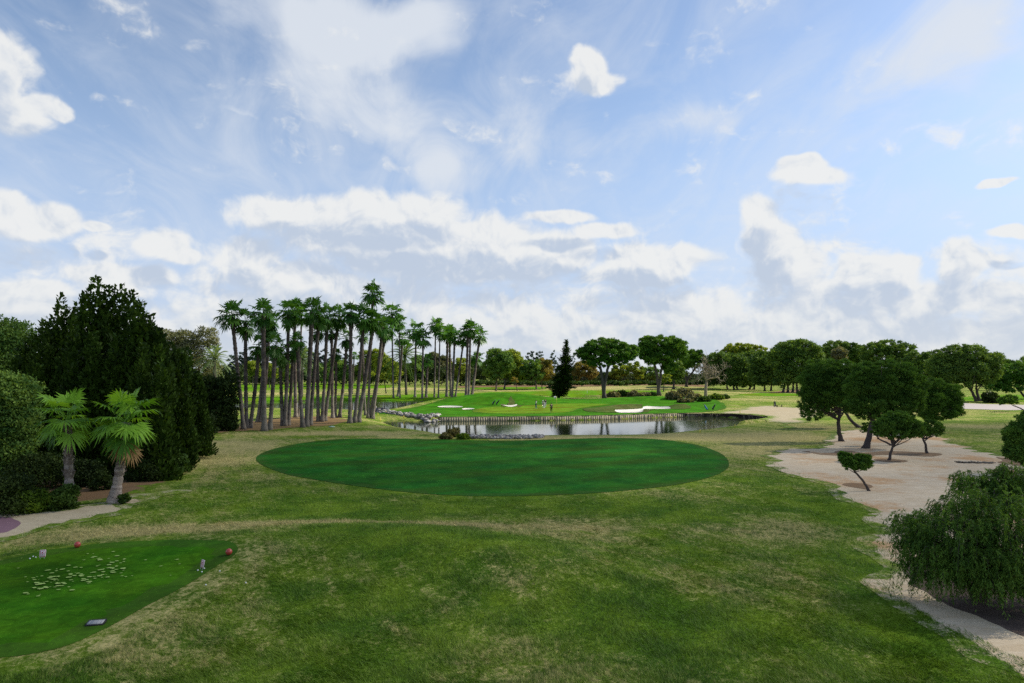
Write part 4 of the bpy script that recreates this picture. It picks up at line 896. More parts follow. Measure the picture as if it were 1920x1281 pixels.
# bare tree
def bare():
    b = gp(1323, 746); root = empty('bare_tree', b); tag(root, 'bare leafless tree with pale twisted branches behind the island', 'tree')
    ac = Acc(); br = Acc(); Y = b[1]; s = px_m(Y)
    fork = at(1325, 712, Y); ac.tube([b-[0, 0, .1], b+[0.05, 0, 0.8], (b+fork)/2+[-0.1, 0, 0], fork], [0.66, 0.50, 0.42, 0.34], 9, [0.5, .5, .5, .5])
    def grow(p, d, L, r, dep):
        n = 5; P = [p]; q = p.copy(); dd = d.copy()
        for _ in range(n-1):
            dd = unit(dd+0.30*rng.normal(size=3)+np.array([0, 0, 0.05])); q = q+dd*L/(n-1); P.append(q)
        br.tube(P, np.linspace(r, r*0.55, n), 5 if dep < 3 else 3, rng.random(), False)
        if dep >= 5: return
        for _ in range(3 if dep < 4 else 2):
            j = rng.integers(2, n); grow(P[j], unit(dd+0.85*rng.normal(size=3)), L*rng.uniform(0.55, 0.8), max(r*0.56, 0.035), dep+1)
    for tx, ty, dy in ((1312,690,0.5),(1306,704,-1),(1330,682,1.0),(1345,690,-0.6),(1352,704,0.8),(1338,700,-1.5),(1320,680,-0.8),(1355,716,-0.5),(1318,700,1.5)):
        e = at(tx, ty, Y+dy); d = e-fork; grow(fork+rng.normal(size=3)*0.1, unit(d), np.linalg.norm(d)*0.80, 0.26, 1)
    ac.build('trunk', B_DEAD, root, True, b); br.build('branches', B_DEAD, root, False, b)
bare()
# ---------------------------------------------------------------- pines beyond the track
GR = 'row of dark pines beyond the dirt track'
def rp(*a, **k):
    k.setdefault('cap', 15000); k.setdefault('k', 6); k.setdefault('csize', 0.36); k.setdefault('limbs', 8); k.setdefault('r', 0.45); a = list(a); a[2] = [(x, y, rx*1.16, ry*1.10) for x, y, rx, ry in a[2]]
    return tree('pine_tree', *a, group=GR, **k)
rp((1364,729.5),[(1362,715)],[(1348,672,24,14),(1340,690,18,22),(1362,690,20,26),(1350,708,24,16),(1335,712,16,12)],L_PINEFAR,B_PINE,'leftmost pine of the far row, flat dark top behind the bare tree')
rp((1383,731),[(1378,715)],[(1384,700,20,24),(1376,680,22,18),(1392,710,22,15),(1375,712,18,13)],L_PINEFAR,B_PINE,'dark pine with a leaning trunk, second in the far row',trunks=[[(1383,731),(1378,712)],[(1377,730),(1372,712)]])
rp((1392,724),[(1393,690)],[(1380,655,22,12),(1400,652,20,9),(1420,660,18,10),(1394,668,30,12),(1365,660,10,10)],L_BROAD,B_PINE,'bright green open topped tree standing behind the dark pines of the far row',Y=360)
rp((1405,730.5),[(1412,712)],[(1412,680,22,20),(1402,700,18,22),(1425,692,18,18),(1418,710,22,14),(1400,712,16,13)],L_PINEFAR,B_PINE,'dark pine with a trunk leaning right in the gap of the far row',trunks=[[(1405,730.5),(1411,712)],[(1413,730.5),(1417,714)]])
rp((1434,733),[(1434,715)],[(1436,684,24,24),(1424,704,18,18),(1444,706,20,18),(1440,668,18,10),(1432,714,26,11),(1455,712,16,11)],L_PINEFAR,B_PINE,'dark rounded pine left of the tallest in the far row',trunks=[[(1434,733),(1433,712)],[(1446,735),(1446,714)]])
rp((1468,736),[(1473,715)],[(1480,655,30,18),(1505,655,26,20),(1465,672,22,24),(1495,680,34,24),(1525,675,22,26),(1478,702,26,20),(1515,704,24,18),(1535,690,12,20),(1494,645,24,9),(1470,716,22,10),(1530,712,16,12)],L_PINEFAR,B_PINE,
   'tallest broad pine of the far row, yellow green on its right side',cap=34000,trunks=[[(1468,736),(1473,712)],[(1477,735),(1478,712)],[(1486,735),(1488,712)],[(1495,731),(1493,712)]],limbs=14,r=0.5)
rp((1575,730),[(1575,700)],[(1570,652,24,15),(1590,655,24,14),(1560,668,18,16),(1602,668,14,14)],L_PINEFAR,B_PINE,'pine with a brownish crown behind the front pine cluster',cap=12000)
rp((1570,727),[(1570,700)],[(1573,664,13,12)],L_OLIVE,B_PINE,'brown grey thin crown showing among the pines behind the front cluster',cap=4000,Y=300)
rp((1660,735),[(1660,700)],[(1640,655,26,14),(1665,650,30,13),(1692,658,24,16),(1650,672,34,16),(1690,676,24,14),(1660,690,40,18)],L_PINEFAR,B_PINE,'broad domed pine rising behind the middle of the front cluster',cap=20000)
rp((1735,742),[(1735,715)],[(1722,672,24,14),(1740,678,22,16),(1712,686,20,16),(1735,700,26,16)],L_PINEFAR,B_PINE,'dark pine behind the right of the front cluster',cap=15000)
rp((1832,753),[(1824,735),(1818,722)],[(1790,668,34,20),(1822,668,32,20),(1850,680,28,20),(1775,690,28,26),(1812,695,40,24),(1845,705,28,18),(1862,698,14,18),(1795,718,30,14),(1800,655,24,10)],L_PINEFAR,B_PINE,
   'wide low pine over the cart path with two leaning trunks',cap=38000,trunks=[[(1832,753),(1824,738),(1816,722)],[(1837,753.5),(1832,738),(1830,722)]],limbs=16,r=0.4)
rp((1925,748),[(1914,735),(1900,722)],[(1880,702,24,18),(1905,700,26,18),(1935,705,24,20),(1870,720,20,14),(1898,726,28,12),(1950,690,30,20)],L_PINE,B_PINE,'dark pine at the right edge with a trunk leaning left over the path',cap=24000,r=0.35)
rp((1552,728),[(1552,700)],[(1548,668,20,18),(1556,690,22,20)],L_PINEFAR,B_PINE,'pine closing the gap right of the tallest one in the far row',cap=9000,Y=350)
rp((1615,728),[(1615,700)],[(1616,668,22,16),(1612,690,24,20)],L_PINEFAR,B_PINE,'pine closing the gap between the brownish crown and the broad dome',cap=9000,Y=350)
rp((1885,735),[(1885,705)],[(1882,688,24,14),(1910,690,24,14),(1940,684,26,16)],L_PINEFAR,B_PINE,'low pine behind the right edge of the wide pine over the path',cap=9000,Y=300)
tree('pine_tree',(1926,772),[(1912,765),(1898,760)],[(1890,749,16,9),(1880,752,9,7),(1900,751,9,7)],L_PINE,B_PINE,'small ball shaped pine on a slanting stem beside the cart path',r=0.14,k=7,cap=9000,limbs=4,csize=0.4)
shrub('shrub',1856,755,16,18,L_DARK,'dark loose bush beyond the cart path beside the leaning trunks')
# ---------------------------------------------------------------- pines on the sand
GP = 'pines on the sandy ground at the right'
def fp(*a, **k):
    k.setdefault('k', 8); k.setdefault('csize', 0.30); k.setdefault('limbs', 16); k.setdefault('L', 0.34); k.setdefault('w', 0.030); k.setdefault('cover', 1.5); k.setdefault('needle', 0.75); k.setdefault('minpx', 1.5); k['cap'] = int(k.get('cap', 30000)*1.6)
    k.setdefault('up', 0.5); a = list(a); a[2] = [(x, y+1, rx*1.08, ry*1.08) for x, y, rx, ry in a[2]]
    return tree('pine_tree', *a, group=GP, **k)
fp((1578,828),[(1572,808),(1573,785),(1575,760)],[(1545,690,34,18),(1580,688,32,16),(1525,712,26,24),(1560,715,36,24),(1590,712,24,26),(1520,738,22,20),(1550,745,32,22),(1580,742,26,20),(1535,765,26,12),(1512,772,14,8),(1605,735,20,24),(1600,760,16,14),(1508,760,14,12)],L_PINE,B_PINE,
   'pine with a near vertical dark trunk, left front of the big sand cluster',cap=46000,r=0.26)
fp((1612,802),[(1596,790),(1584,772),(1576,750)],[(1560,735,26,18),(1592,732,22,16),(1540,758,22,12),(1522,778,22,10),(1560,772,20,8)],L_PINE,B_PINE,'pine behind with a strongly slanting trunk, crown low on the left',cap=20000,r=0.24,Y=None)
fp((1623,841),[(1630,815),(1637,785),(1643,755)],[(1655,690,38,16),(1625,700,30,20),(1690,702,32,22),(1610,725,26,24),(1650,725,42,28),(1695,735,36,28),(1630,755,38,22),(1680,762,36,22),(1718,725,20,26),(1650,775,30,12),(1715,758,18,18),(1605,760,24,20),(1625,778,24,10),(1690,780,26,10)],L_PINE,B_PINE,
   'largest pine of the sand cluster, broad crown over a trunk leaning right',cap=70000,r=0.31,limbs=22)
fp((1748,812),[(1738,795),(1735,770)],[(1752,725,24,16),(1780,742,22,22),(1745,750,28,26),(1785,765,20,20),(1760,775,30,16),(1738,772,16,16)],L_PINE,B_PINE,'round crowned pine at the right of the sand cluster',cap=34000,r=0.2)
fp((1667,864),[(1671,845),(1679,828)],[(1682,790,26,20),(1660,800,22,18),(1705,800,22,20),(1682,812,34,12),(1648,810,14,9),(1722,808,12,12)],L_PINE,B_PINE,
   'small round headed pine with a slim straight trunk before the big cluster',cap=40000,r=0.13,L=0.24,w=0.035)
fp((1739,851),[(1735,832),(1726,816)],[(1748,800,20,13),(1735,808,13,11),(1762,803,9,11),(1748,812,18,7)],L_PINE,B_PINE,'small dark pine with a curved trunk, right of the small round headed one',cap=20000,r=0.13,L=0.24,w=0.035)
fp((1677,836),[(1660,829),(1645,822)],[(1628,801,13,10),(1620,806,8,6),(1640,806,9,7)],L_PINE,B_PINE,'little pine on a stem slanting far left behind the largest trunk',cap=9000,r=0.12,L=0.24,w=0.04,limbs=5)
tree('pine_tree',(1631,921),[(1619,902),(1606,888),(1599,880)],[(1603,865,27,15),(1586,860,15,13),(1618,865,17,14),(1602,874,28,9),(1625,872,11,9),(1578,854,8,8)],L_PINE,B_PINE,
   'lone small pine on a stem bent to the left, nearest on the open sand',group=GP,r=0.085,k=8,csize=0.34,cap=34000,L=0.17,w=0.022,limbs=9,cover=1.6,needle=0.75,up=0.5)
tree('pine_tree',(1985,890),[(1960,860),(1945,835)],[(1912,815,26,26),(1905,845,22,20),(1935,790,30,20),(1950,830,36,36),(1930,858,24,18),(1900,825,16,16)],L_PINE,B_PINE,
   'dark pine cut off by the right edge of the picture above the sand',group=GP,r=0.2,k=8,csize=0.34,cap=40000,L=0.24,w=0.04,limbs=12,cover=1.7,needle=0.6)
# ---------------------------------------------------------------- weeping tree
def weeping():
    b = gp(1850, 1132); Y = b[1]; root = empty('weeping_tree', b); tag(root, 'large weeping tree with hanging leafy strands at the lower right', 'tree')
    tr = Acc(); lf = Acc(); s = px_m(Y)
    ends = []
    lob = [(1745,985,42,24,0),(1716,1000,26,20,-0.4),(1790,965,36,24,0.5),(1835,925,40,24,0.3),(1822,905,22,16,0.6),(1880,915,34,24,0.2),(1925,920,40,30,0),(1960,960,60,50,0),(1860,960,60,44,-0.8),(1800,1000,56,36,-1.0),(1890,1010,70,50,-1.4),(1760,1030,50,34,-0.9),(1720,1030,26,26,0.2),(1830,1050,60,36,-1.5),(1700,985,16,18,0.4),(1900,1060,60,40,-1.7),(1880,893,18,10,0.4),(1905,885,20,10,0.0),(1740,1060,40,26,-0.3),(1990,1030,70,60,-0.5),(1790,1070,46,26,-1.3),(1850,1085,56,26,-1.7),(1910,1095,56,26,-1.8),(1965,1090,50,30,-1.6),(1760,1085,36,20,-0.6),(1880,1105,50,16,-1.2)]
    for cx, cy, rx, ry, dy in lob:
        c = at(cx, cy, Y+dy+0.6); Rl = np.array([rx*s, max(0.35, rx*s*0.9), ry*s]); n = int(20+rx*ry*0.050)
        limb(tr, b+[rng.normal()*.1, rng.normal()*.1, rng.uniform(0.5, 1.3)], c, rng.uniform(0.05, 0.09), 0.02, 5, -0.18)
        for _ in range(n):
            u = rdir(1)[0]; u[2] = abs(u[2]); p = c+u*Rl*rng.uniform(0.35, 1.12); ends.append((c, p))
    for c, p in ends:
        o = unit((p-c)*[1, 1, 0]+1e-6); Ls = rng.uniform(0.18, 0.55) if rng.random() < 0.75 else rng.uniform(0.5, 1.0); Ls = min(Ls, max(0.3, p[2]-b[2]-0.12))
        m = 7; t = np.linspace(0, 1, m)[:, None]; P = p+o*(0.65*Ls)*np.sqrt(t)+np.array([0, 0, 1.0])*(0.30*Ls*np.sin(t*3.0)-Ls*t**1.6)+np.cumsum(rng.normal(size=(m, 3))*0.018, 0)
        tr.tube(np.vstack([c+(p-c)*0.3, P]), np.linspace(0.008, 0.002, m+1), 3, 0.4, False) if rng.random() < 0.35 else None
        tint = rng.uniform(0.1, 0.95)
        for strand in range(2):
            PP = P+rng.normal(size=3)*0.07; k = int(14+26*Ls); q = rng.random(k)*(m-1.001); i = q.astype(int); f = (q-i)[:, None]
            pos = PP[i]*(1-f)+PP[i+1]*f; T = unit(PP[i+1]-PP[i]); D = unit(T*0.75+0.75*rdir(k)+np.array([0, 0, -0.35])); W = perp(D)
            lf.cards(pos+D*0.05, D, W, 0.115*rng.uniform(0.7, 1.4, k), 0.0125, np.clip(tint+0.2*rng.normal(size=k), 0, 1))
    for k in range(3): tr.tube([b+[k*.15-.15, 0.3, -0.1], b+[k*.3-.3, .5, 0.7], b+[k*.7-.7, .6, 1.5]], [0.10, 0.08, 0.06], 7)
    tr.build('trunk', B_GREY, root, True, b); lf.build('crown', L_PEPPER, root, False, b)
weeping()
def sapling():
    b = gp(1915, 1133); b = b+np.array([0.0, -0.3, 0]); ac = Acc(); c = at(1903, 1100, b[1])
    ac.tube([b, (b+c)/2+[0.03, 0, 0.05], c], [0.012, 0.01, 0.006], 4, 0.4)
    for i in range(7):
        a = R(-160+50*i)+rng.normal()*0.2; D = unit(np.array([math.cos(a), 0.5*math.sin(a)-0.3, -0.35+0.3*rng.random()])); e = c+D*0.11
        ac.cards(e[None], D[None], unit(np.cross(D, [0, -0.3, 1.0]))[None], 0.24, 0.035, np.array([0.8]))
        ac.cards((e+D*0.10-[0, 0, .05])[None], unit(D-[0, 0, .8])[None], unit(np.cross(D, [0, -0.3, 1.0]))[None], 0.16, 0.028, np.array([0.7]))
    o = ac.build('sapling', L_LIME, None, False, b); o.location = [float(v) for v in b]; tag(o, 'bright green drooping sapling leaf cluster before the weeping tree', 'plant')
sapling()
# ---------------------------------------------------------------- bushes by the water
GB = 'dry bushes on the near bank of the pond'
shrub('bush',836,823.5,14,8,L_DRY,'low olive clump at the left end of the bank bushes',group=GB,L=.2,w=.04)
shrub('bush',850,819,13,13,L_DRY,'tallest brownish bush on the near bank, behind the low clumps',group=GB,L=.2,w=.04)
shrub('bush',868,823.5,14,8,L_LIME,'low greener clump at the right end of the bank bushes',group=GB,L=.2,w=.04)
shrub('bush',875,816,7,6,L_DRY,'small brown tuft right of the tall bank bush',group=GB,L=.2,w=.04)
GI = 'low bushes in the bed behind the island'
for i, (x, y, rx, ry, mt, lb) in enumerate(((1150,745,14,8,L_PURPLE,'grey green bush right of the left umbrella pine foot'),(1168,744,14,8,L_SHRUB,'green bush second right of the left umbrella pine foot'),(1186,745,14,9,L_PURPLE,'dark olive bush midway between the umbrella pines'),(1205,745.5,16,8,L_PURPLE,'brownish bush just left of the right umbrella pine foot'),(1222,745,10,7,L_SHRUB,'small green bush touching the right umbrella pine foot'),
    (1262,748,16,11,L_PURPLE,'purplish bush first right of the right umbrella pine'),(1283,746,18,13,L_PURPLE,'largest purplish bush left of the bare tree'),(1300,751,16,10,L_PURPLE,'bush in front left of the bare tree foot'),(1320,754,14,9,L_SHRUB,'green bush at the foot of the bare tree'),(1342,749,15,8,L_LIME,'light green bush just right of the bare tree'),(1358,748,10,6,L_SHRUB,'last small bush at the right end of the bed'),(1285,755,20,7,L_PURPLE,'low dark bush along the front of the bed'))):
    shrub('bush', x, y, rx, ry, mt, lb, 'bush', GI, L=.3, w=.07, cap=3500)
# ---------------------------------------------------------------- far woodland that reads as one mass, and the undergrowth at its foot
def mass(name, spots, leaf, Y, cap, label, L=1.2, w=0.5):
    cl = []
    for cx, cy, rx, ry, y0 in spots:
        c = at(cx, cy, y0); s = px_m(y0)
        for u in fib(9): cl.append((c+u*np.array([rx*s, rx*s*0.8, ry*s])*0.6, np.array([rx*s*.5, rx*s*.5, ry*s*.5])))
    o = crown_mesh(name, cl, leaf, None, np.zeros(3), L, w, 1.6, 0.4, 0.4, cap); o['kind'] = 'stuff'; o['label'] = label
mass('woodland', [(x, rng.uniform(698, 708), 20, 14+rng.uniform(0, 8), rng.uniform(400, 520)) for x in range(395, 960, 14)]+[(x, rng.uniform(706, 713), 20, 12, rng.uniform(400, 520)) for x in range(960, 1340, 16)], L_WOOD, 450, 60000, 'dark distant wood closing the view behind the fairways')
mass('grove_shade', [(x, rng.uniform(704, 712), 22, 13, rng.uniform(400, 520)) for x in range(1330, 1600, 18)]+[(x, rng.uniform(706, 716), 30, 12, rng.uniform(300, 420)) for x in range(1740, 2150, 24)]+[(x, rng.uniform(690, 700), 30, 12, rng.uniform(420, 500)) for x in range(1880, 2150, 30)], L_PINEFAR, 450, 40000, 'distant dark wood seen between the pine trunks')
mass('undergrowth', [(x, 718+rng.uniform(-1.5, 1.5), 12, 4, rng.uniform(350, 372)) for x in range(885, 1330, 11)], L_SHRUB, 360, 26000, 'band of low leafy plants along the foot of the far trees', 0.9, 0.35)
GC = 'thin grey green tree tops above the far wood'
for x, yt, wd, lb in ((436,662,9,'grey green tree top left of the leftmost palm trunk'),(456,655,9,'grey green tree top between the two leftmost palms'),(478,652,10,'grey green tree top behind the rusty stout palm'),(447,668,10,'low grey green tree top behind the leftmost palm trunk'),(468,664,9,'grey green tree top just left of the rusty stout palm'),(495,660,11,'grey green tree top right of the rusty stout palm'),(520,662,11,'grey green tree top behind the low tufted palm'),(575,648,10,'grey green tree top in the gap of the grove middle'),(590,658,10,'second grey green tree top in the gap of the grove middle'),(625,656,10,'grey green tree top behind the dark back palms'),(650,660,10,'grey green tree top left of the grey triple'),(700,662,9,'grey green tree top behind the right hand trunks'),(606,650,9,'grey green tree top left of the bowed palm'),
    (812,656,9,'grey green tree top left of the slender twin far palms'),(938,648,5,'grey tree top peeping over the big round trees, leftmost of three'),(948,650,4,'grey tree top peeping over the big round trees, middle of three'),(955,651,4,'grey tree top peeping over the big round trees, rightmost of three'),(972,660,6,'grey tree top just right of the big round trees'),(995,656,9,'grey tree top left of the feathery pair by the spire'),(1012,654,9,'feathery grey tree top behind the yellowing tree by the spire'),(1037,655,7,'grey tree top touching the left side of the spire'),(1075,664,6,'grey tree top touching the right side of the spire'),(1345,650,4,'thin grey tree top above the far pine row'),(1356,655,5,'small grey tree top beside the thin one above the far pine row'),(1892,672,6,'lone grey tree top above the pines near the right edge')):
    tree('casuarina_tree',(x,719),[(x,700)],[(x,yt+14,wd,14),(x+wd*.4,yt+34,wd*1.3,18),(x-wd*.5,yt+30,wd*1.1,16)],L_BLUE,B_GREY,lb,group=GC,Y=470,r=0.3,k=5,cap=2200,limbs=4,csize=0.3,cover=1.0)
# ---------------------------------------------------------------- pond edge
def tint_mat(name, a, b, rough=0.85, n=6.0):
    m, N = new_mat(name); t = attr(N, 'tint'); pos = N.n('ShaderNodeNewGeometry', out=0)
    f = N.noise(pos, n, 4, 0.7); c = N.mix(t, a, b)
    br = N.m('MULTIPLY_ADD', f, 0.8, 0.6); c = N.mix(1.0, c, N.n('ShaderNodeCombineXYZ', {0: br, 1: br, 2: br}), 'MULTIPLY')
    finish(N, principled(N, c, rough, 0.2, f, 0.4, 0.03)); return m
M_STONE = tint_mat('grey rock', (0.09, 0.085, 0.08), (0.42, 0.40, 0.37))
def wall():
    px = [(822,790),(860,790),(900,789.7),(950,789.4),(1000,789),(1050,788.4),(1100,787.5),(1140,786.6),(1170,785.5),(1200,784.6),(1230,783.5),(1265,782.6),(1300,782),(1330,782),(1360,782.5),(1385,783.7),(1410,785.5),(1425,787.6),(1437,790.5)]
    P = np.array([gpz(x, y, WZ)[:2] for x, y in px]); d = np.r_[0, np.cumsum(np.linalg.norm(np.diff(P, axis=0), axis=1))]
    s = np.arange(0, d[-1], 0.42); X = np.interp(s, d, P[:, 0]); Y = np.interp(s, d, P[:, 1]); A = Acc()
    for i in range(len(s)-1):
        a = math.atan2(Y[i+1]-Y[i], X[i+1]-X[i]); k = s[i]/d[-1]
        top = -0.13+0.02*rng.normal(); bot = -1.15
        A.box([(X[i]+X[i+1])/2-math.sin(a)*(-0.10)*-1+0.0, (Y[i]+Y[i+1])/2+0.10*math.cos(a)+0.02*rng.normal(), (top+bot)/2], 0.40, 0.34, top-bot, a, np.clip(0.75-0.75*sstep(0.62, 0.80, k)+0.25*rng.normal(), 0, 1))
    for i in range(0, len(s)-12, 12):   # timber capping in lengths
        j = min(i+12, len(s)-1); a = math.atan2(Y[j]-Y[i], X[j]-X[i]); L = math.hypot(X[j]-X[i], Y[j]-Y[i])
        A.box([(X[i]+X[j])/2, (Y[i]+Y[j])/2+0.13, -0.075], L-0.03, 0.30, 0.07, a, np.clip(0.7-0.65*sstep(0.62, 0.80, s[i]/d[-1]), 0, 1))
    o = A.build('retaining_wall', tint_mat('weathered timber and stone', (0.035, 0.028, 0.022), (0.34, 0.30, 0.20), 0.9, 9))
    tag(o, 'low weathered retaining wall along the far edge of the pond, pale left, dark right', 'wall')
wall()
def riprap(name, label, pts, n, r0, r1, jx, jz, water=True):
    A = Acc(); P = np.array(pts, float); d = np.r_[0, np.cumsum(np.linalg.norm(np.diff(P, axis=0), axis=1))]
    for _ in range(n):
        q = rng.random()*d[-1]; px = np.interp(q, d, P[:, 0])+rng.normal()*0.5; py = np.interp(q, d, P[:, 1])+rng.uniform(-1, 1)*jx
        g = gp(px, py); r = rng.uniform(r0, r1); A.ball([g[0], g[1], max(g[2], WZ-0.05)+r*0.25+rng.random()*jz], [r*rng.uniform(.8, 1.5), r*rng.uniform(.7, 1.2), r*rng.uniform(.5, .9)], 6, 4, np.clip(rng.normal()*0.3+0.45, 0, 1), 0.45)
    o = A.build(name, M_STONE); o['kind'] = 'stuff'; o['label'] = label
riprap('riprap_stones', 'grey white boulders piled along the left shore of the island', [(702,771.5),(730,774.5),(755,778),(780,782),(800,785.5),(824,788)], 300, 0.16, 0.42, 2.2, 0.25)
riprap('bank_stones', 'dark grey stones edging the near bank of the pond', [(882,820.5),(920,821),(960,821),(1000,820.5),(1018,819.5)], 420, 0.10, 0.24, 2.4, 0.10)
def liner():
    A = Acc()
    for x, y, rx, rz in ((706,773,1.3,.5),(714,771.5,1.6,.7),(720,772,1.3,.45),(700,773,1.2,.4)):
        g = gp(x, y); A.ball([g[0], g[1], max(g[2], WZ)+0.1], [rx, 0.7, rz], 12, 8, 0.2, 0.12)
    o = A.build('tarpaulin', plain('black plastic sheet', (0.012, 0.012, 0.014), 0.5, 0.4), None, True); tag(o, 'crumpled black sheet on the rocks at the left tip of the island', 'tarpaulin')
liner()
# ---------------------------------------------------------------- people
def cloth(name, c): return plain(name, c, 0.8, 0.15, 0.10, 20)
SKIN = plain('skin', (0.36, 0.21, 0.145), 0.55, 0.3, 0.06)
def skinned(name, J, E, mat, parent, root=0, sub=1):
    names = list(J); idx = {k: i for i, k in enumerate(names)}
    me = bpy.data.meshes.new(name); me.from_pydata([J[k][0] for k in names], [(idx[a], idx[b]) for a, b in E], [])
    o = link(bpy.data.objects.new(name, me)); o.parent = parent; me.materials.append(mat)
    md = o.modifiers.new('Skin', 'SKIN'); md.use_smooth_shade = True
    for i, k in enumerate(names):
        r = J[k][1]; me.skin_vertices[0].data[i].radius = r if isinstance(r, tuple) else (r, r)
    me.skin_vertices[0].data[root].use_root = True
    if sub: sm = o.modifiers.new('Sub', 'SUBSURF'); sm.levels = sub; sm.render_levels = sub
    return o
def person(px, py, H, face, bend, label, shirt, legs, shoe, hair, cap=None, arms=((0.16, -0.10, 0.82), (0.16, -0.10, 0.82)), stride=0.10):
    """face: heading the chest looks at; bend: forward lean of the trunk; arms: where each hand is (side, forward, height share)"""
    b = gp(px, py)+np.array([0, 0, 0.08]); root = empty('person', b); root.rotation_euler = (0, 0, face); tag(root, label, 'person', None)
    k = H/1.78; c, s = math.cos(bend), math.sin(bend)
    def P(x, y, z): return (x*k, y*k, z*k)
    def up(x, d, f=0.0): return P(x, s*d+f*c, 0.95+c*d-f*s)       # d along the spine above the pelvis
    J = {'pelvis': (P(0, 0, 0.95), (.145*k, .11*k)), 'belly': (up(0, .20), (.135*k, .10*k)), 'chest': (up(0, .40), (.165*k, .11*k)), 'neck': (up(0, .56), .055*k), 'jaw': (up(0, .62, .02), .065*k), 'head': (up(0, .72, .015), (.075*k, .092*k)), 'crown': (up(0, .80, .0), .055*k), 'nose': (up(0, .685, .10), .016*k)}
    E = [('pelvis','belly'),('belly','chest'),('chest','neck'),('neck','jaw'),('jaw','head'),('head','crown'),('head','nose')]
    for sd, n in ((-1, 'l'), (1, 'r')):
        hs = arms[0] if sd < 0 else arms[1]; sh = np.array(up(sd*.19, .48)); hand = np.array(P(sd*hs[0], hs[1], hs[2]))
        el = (sh+hand)/2+np.array([sd*.07*k, -.05*k, -.02*k]); fw = unit(hand-el)
        J['ear'+n] = (up(sd*.082, .70), .014*k); E.append(('head', 'ear'+n))
        J['sh'+n] = (tuple(sh), .062*k); J['el'+n] = (tuple(el), .044*k); J['wr'+n] = (tuple(hand), .028*k); J['pa'+n] = (tuple(hand+fw*.055*k), (.038*k, .02*k))
        E += [('chest','sh'+n),('sh'+n,'el'+n),('el'+n,'wr'+n),('wr'+n,'pa'+n)]
        for f in range(5):
            o = np.array([sd*(f-2)*.010, .035-.014*f if f else .05, 0])*k; L = (.05, .075, .082, .076, .06)[f]*k
            a = hand+fw*(.055*k if f else .02*k)+o+fw*L*.5; e = a+fw*L*.45+np.array([-sd*.012*k, .012*k, 0])
            J[f'f{n}{f}a'] = (tuple(a), .009*k); J[f'f{n}{f}b'] = (tuple(e), .007*k); E += [('pa'+n if f else 'wr'+n, f'f{n}{f}a'), (f'f{n}{f}a', f'f{n}{f}b')]
        J['hip'+n] = (P(sd*.09, 0, .88), .09*k); J['kn'+n] = (P(sd*.11, .02+sd*stride*.5, .49), .062*k); J['an'+n] = (P(sd*.12, -.02+sd*stride, .085), .042*k); J['to'+n] = (P(sd*.14, .15+sd*stride, .03), .032*k)
        E += [('pelvis','hip'+n),('hip'+n,'kn'+n),('kn'+n,'an'+n),('an'+n,'to'+n)]
    skinned('body', J, E, SKIN, root)
    def sub(keys, f): return {q: (J[q][0], tuple(v*f for v in J[q][1]) if isinstance(J[q][1], tuple) else J[q][1]*f) for q in keys}
    def only(keys): return [e for e in E if e[0] in keys and e[1] in keys]
    K = ['pelvis','belly','chest','shl','ell','shr','elr']; skinned('shirt', sub(K, 1.16), only(K), shirt, root)
    K = ['pelvis','hipl','knl','anl','hipr','knr','anr']; skinned('trousers', sub(K, 1.22), only(K), legs, root)
    for n in 'lr': K = ['an'+n, 'to'+n]; skinned('shoe', sub(K, 1.2), only(K), shoe, root)
    A = Acc(); hc = np.array(up(0, .755, -.012)); A.ball(hc, [.088*k, .105*k, .085*k], 12, 8, 0.5)
    if cap: A.ball(np.array(up(0, .745, .12)), [.07*k, .09*k, .012*k], 10, 5, 0.5)
    A.build('cap' if cap else 'hair', cap or hair, root, True)
    return b, root, J
HAIR = plain('dark hair', (0.02, 0.014, 0.010), 0.6); SHOE = plain('white shoe', (0.7, 0.7, 0.68), 0.5)
WHT = cloth('white cloth', (0.72, 0.72, 0.70)); NAVY = cloth('navy cloth', (0.016, 0.020, 0.060)); TEAL = cloth('teal cloth', (0.012, 0.12, 0.20)); BLACK = cloth('black cloth', (0.010, 0.011, 0.014)); PALE = cloth('pale grey cloth', (0.50, 0.52, 0.56))
person(1005, 767, 1.82, R(-75), 0.06, 'person in a white shirt and teal blue trousers standing leftmost on the green', WHT, TEAL, SHOE, HAIR, None, ((.20, .12, .86), (.22, .06, .84)))
bB, rB, JB = person(1019.5, 766, 1.80, R(150), 0.55, 'person in white bending over a putt beside the one in navy', WHT, PALE, SHOE, HAIR, WHT, ((.04, .52, .74), (.05, .54, .66)), 0.02)
person(1022.3, 764.6, 1.84, R(190), 0.04, 'person in a navy shirt and pale trousers standing behind the bending one', NAVY, PALE, SHOE, HAIR, None, ((.20, .14, .90), (.22, .05, .84)))
bD, rD, JD = person(1033.8, 774, 1.82, R(8), 0.02, 'person in a dark navy top and black trousers seen from behind, nearest on the green', NAVY, BLACK, SHOE, HAIR, None, ((.27, .03, .84), (.27, .03, .84)), 0.06)
def club(hand, tip, label):
    A = Acc(); h_ = np.asarray(hand); t_ = np.asarray(tip); b = t_
    A.tube([h_+unit(h_-t_)*0.14, h_-unit(h_-t_)*0.12], 0.014, 6, 0.2); A.tube([h_-unit(h_-t_)*0.12, t_], 0.006, 5, 0.8); A.box(t_+[0.03, 0, 0.01], 0.11, 0.03, 0.03, 0.3, 0.8)
    o = A.build('putter', plain('steel shaft', (0.35, 0.35, 0.36), 0.3, 0.5, 0.1, 10, 0.8), None, True, b); o.location = [float(v) for v in b]; tag(o, label, 'golf club', 'putters held on the island green')
def wpos(b, face, p): c, s = math.cos(face), math.sin(face); return b+np.array([p[0]*c-p[1]*s, p[0]*s+p[1]*c, p[2]])
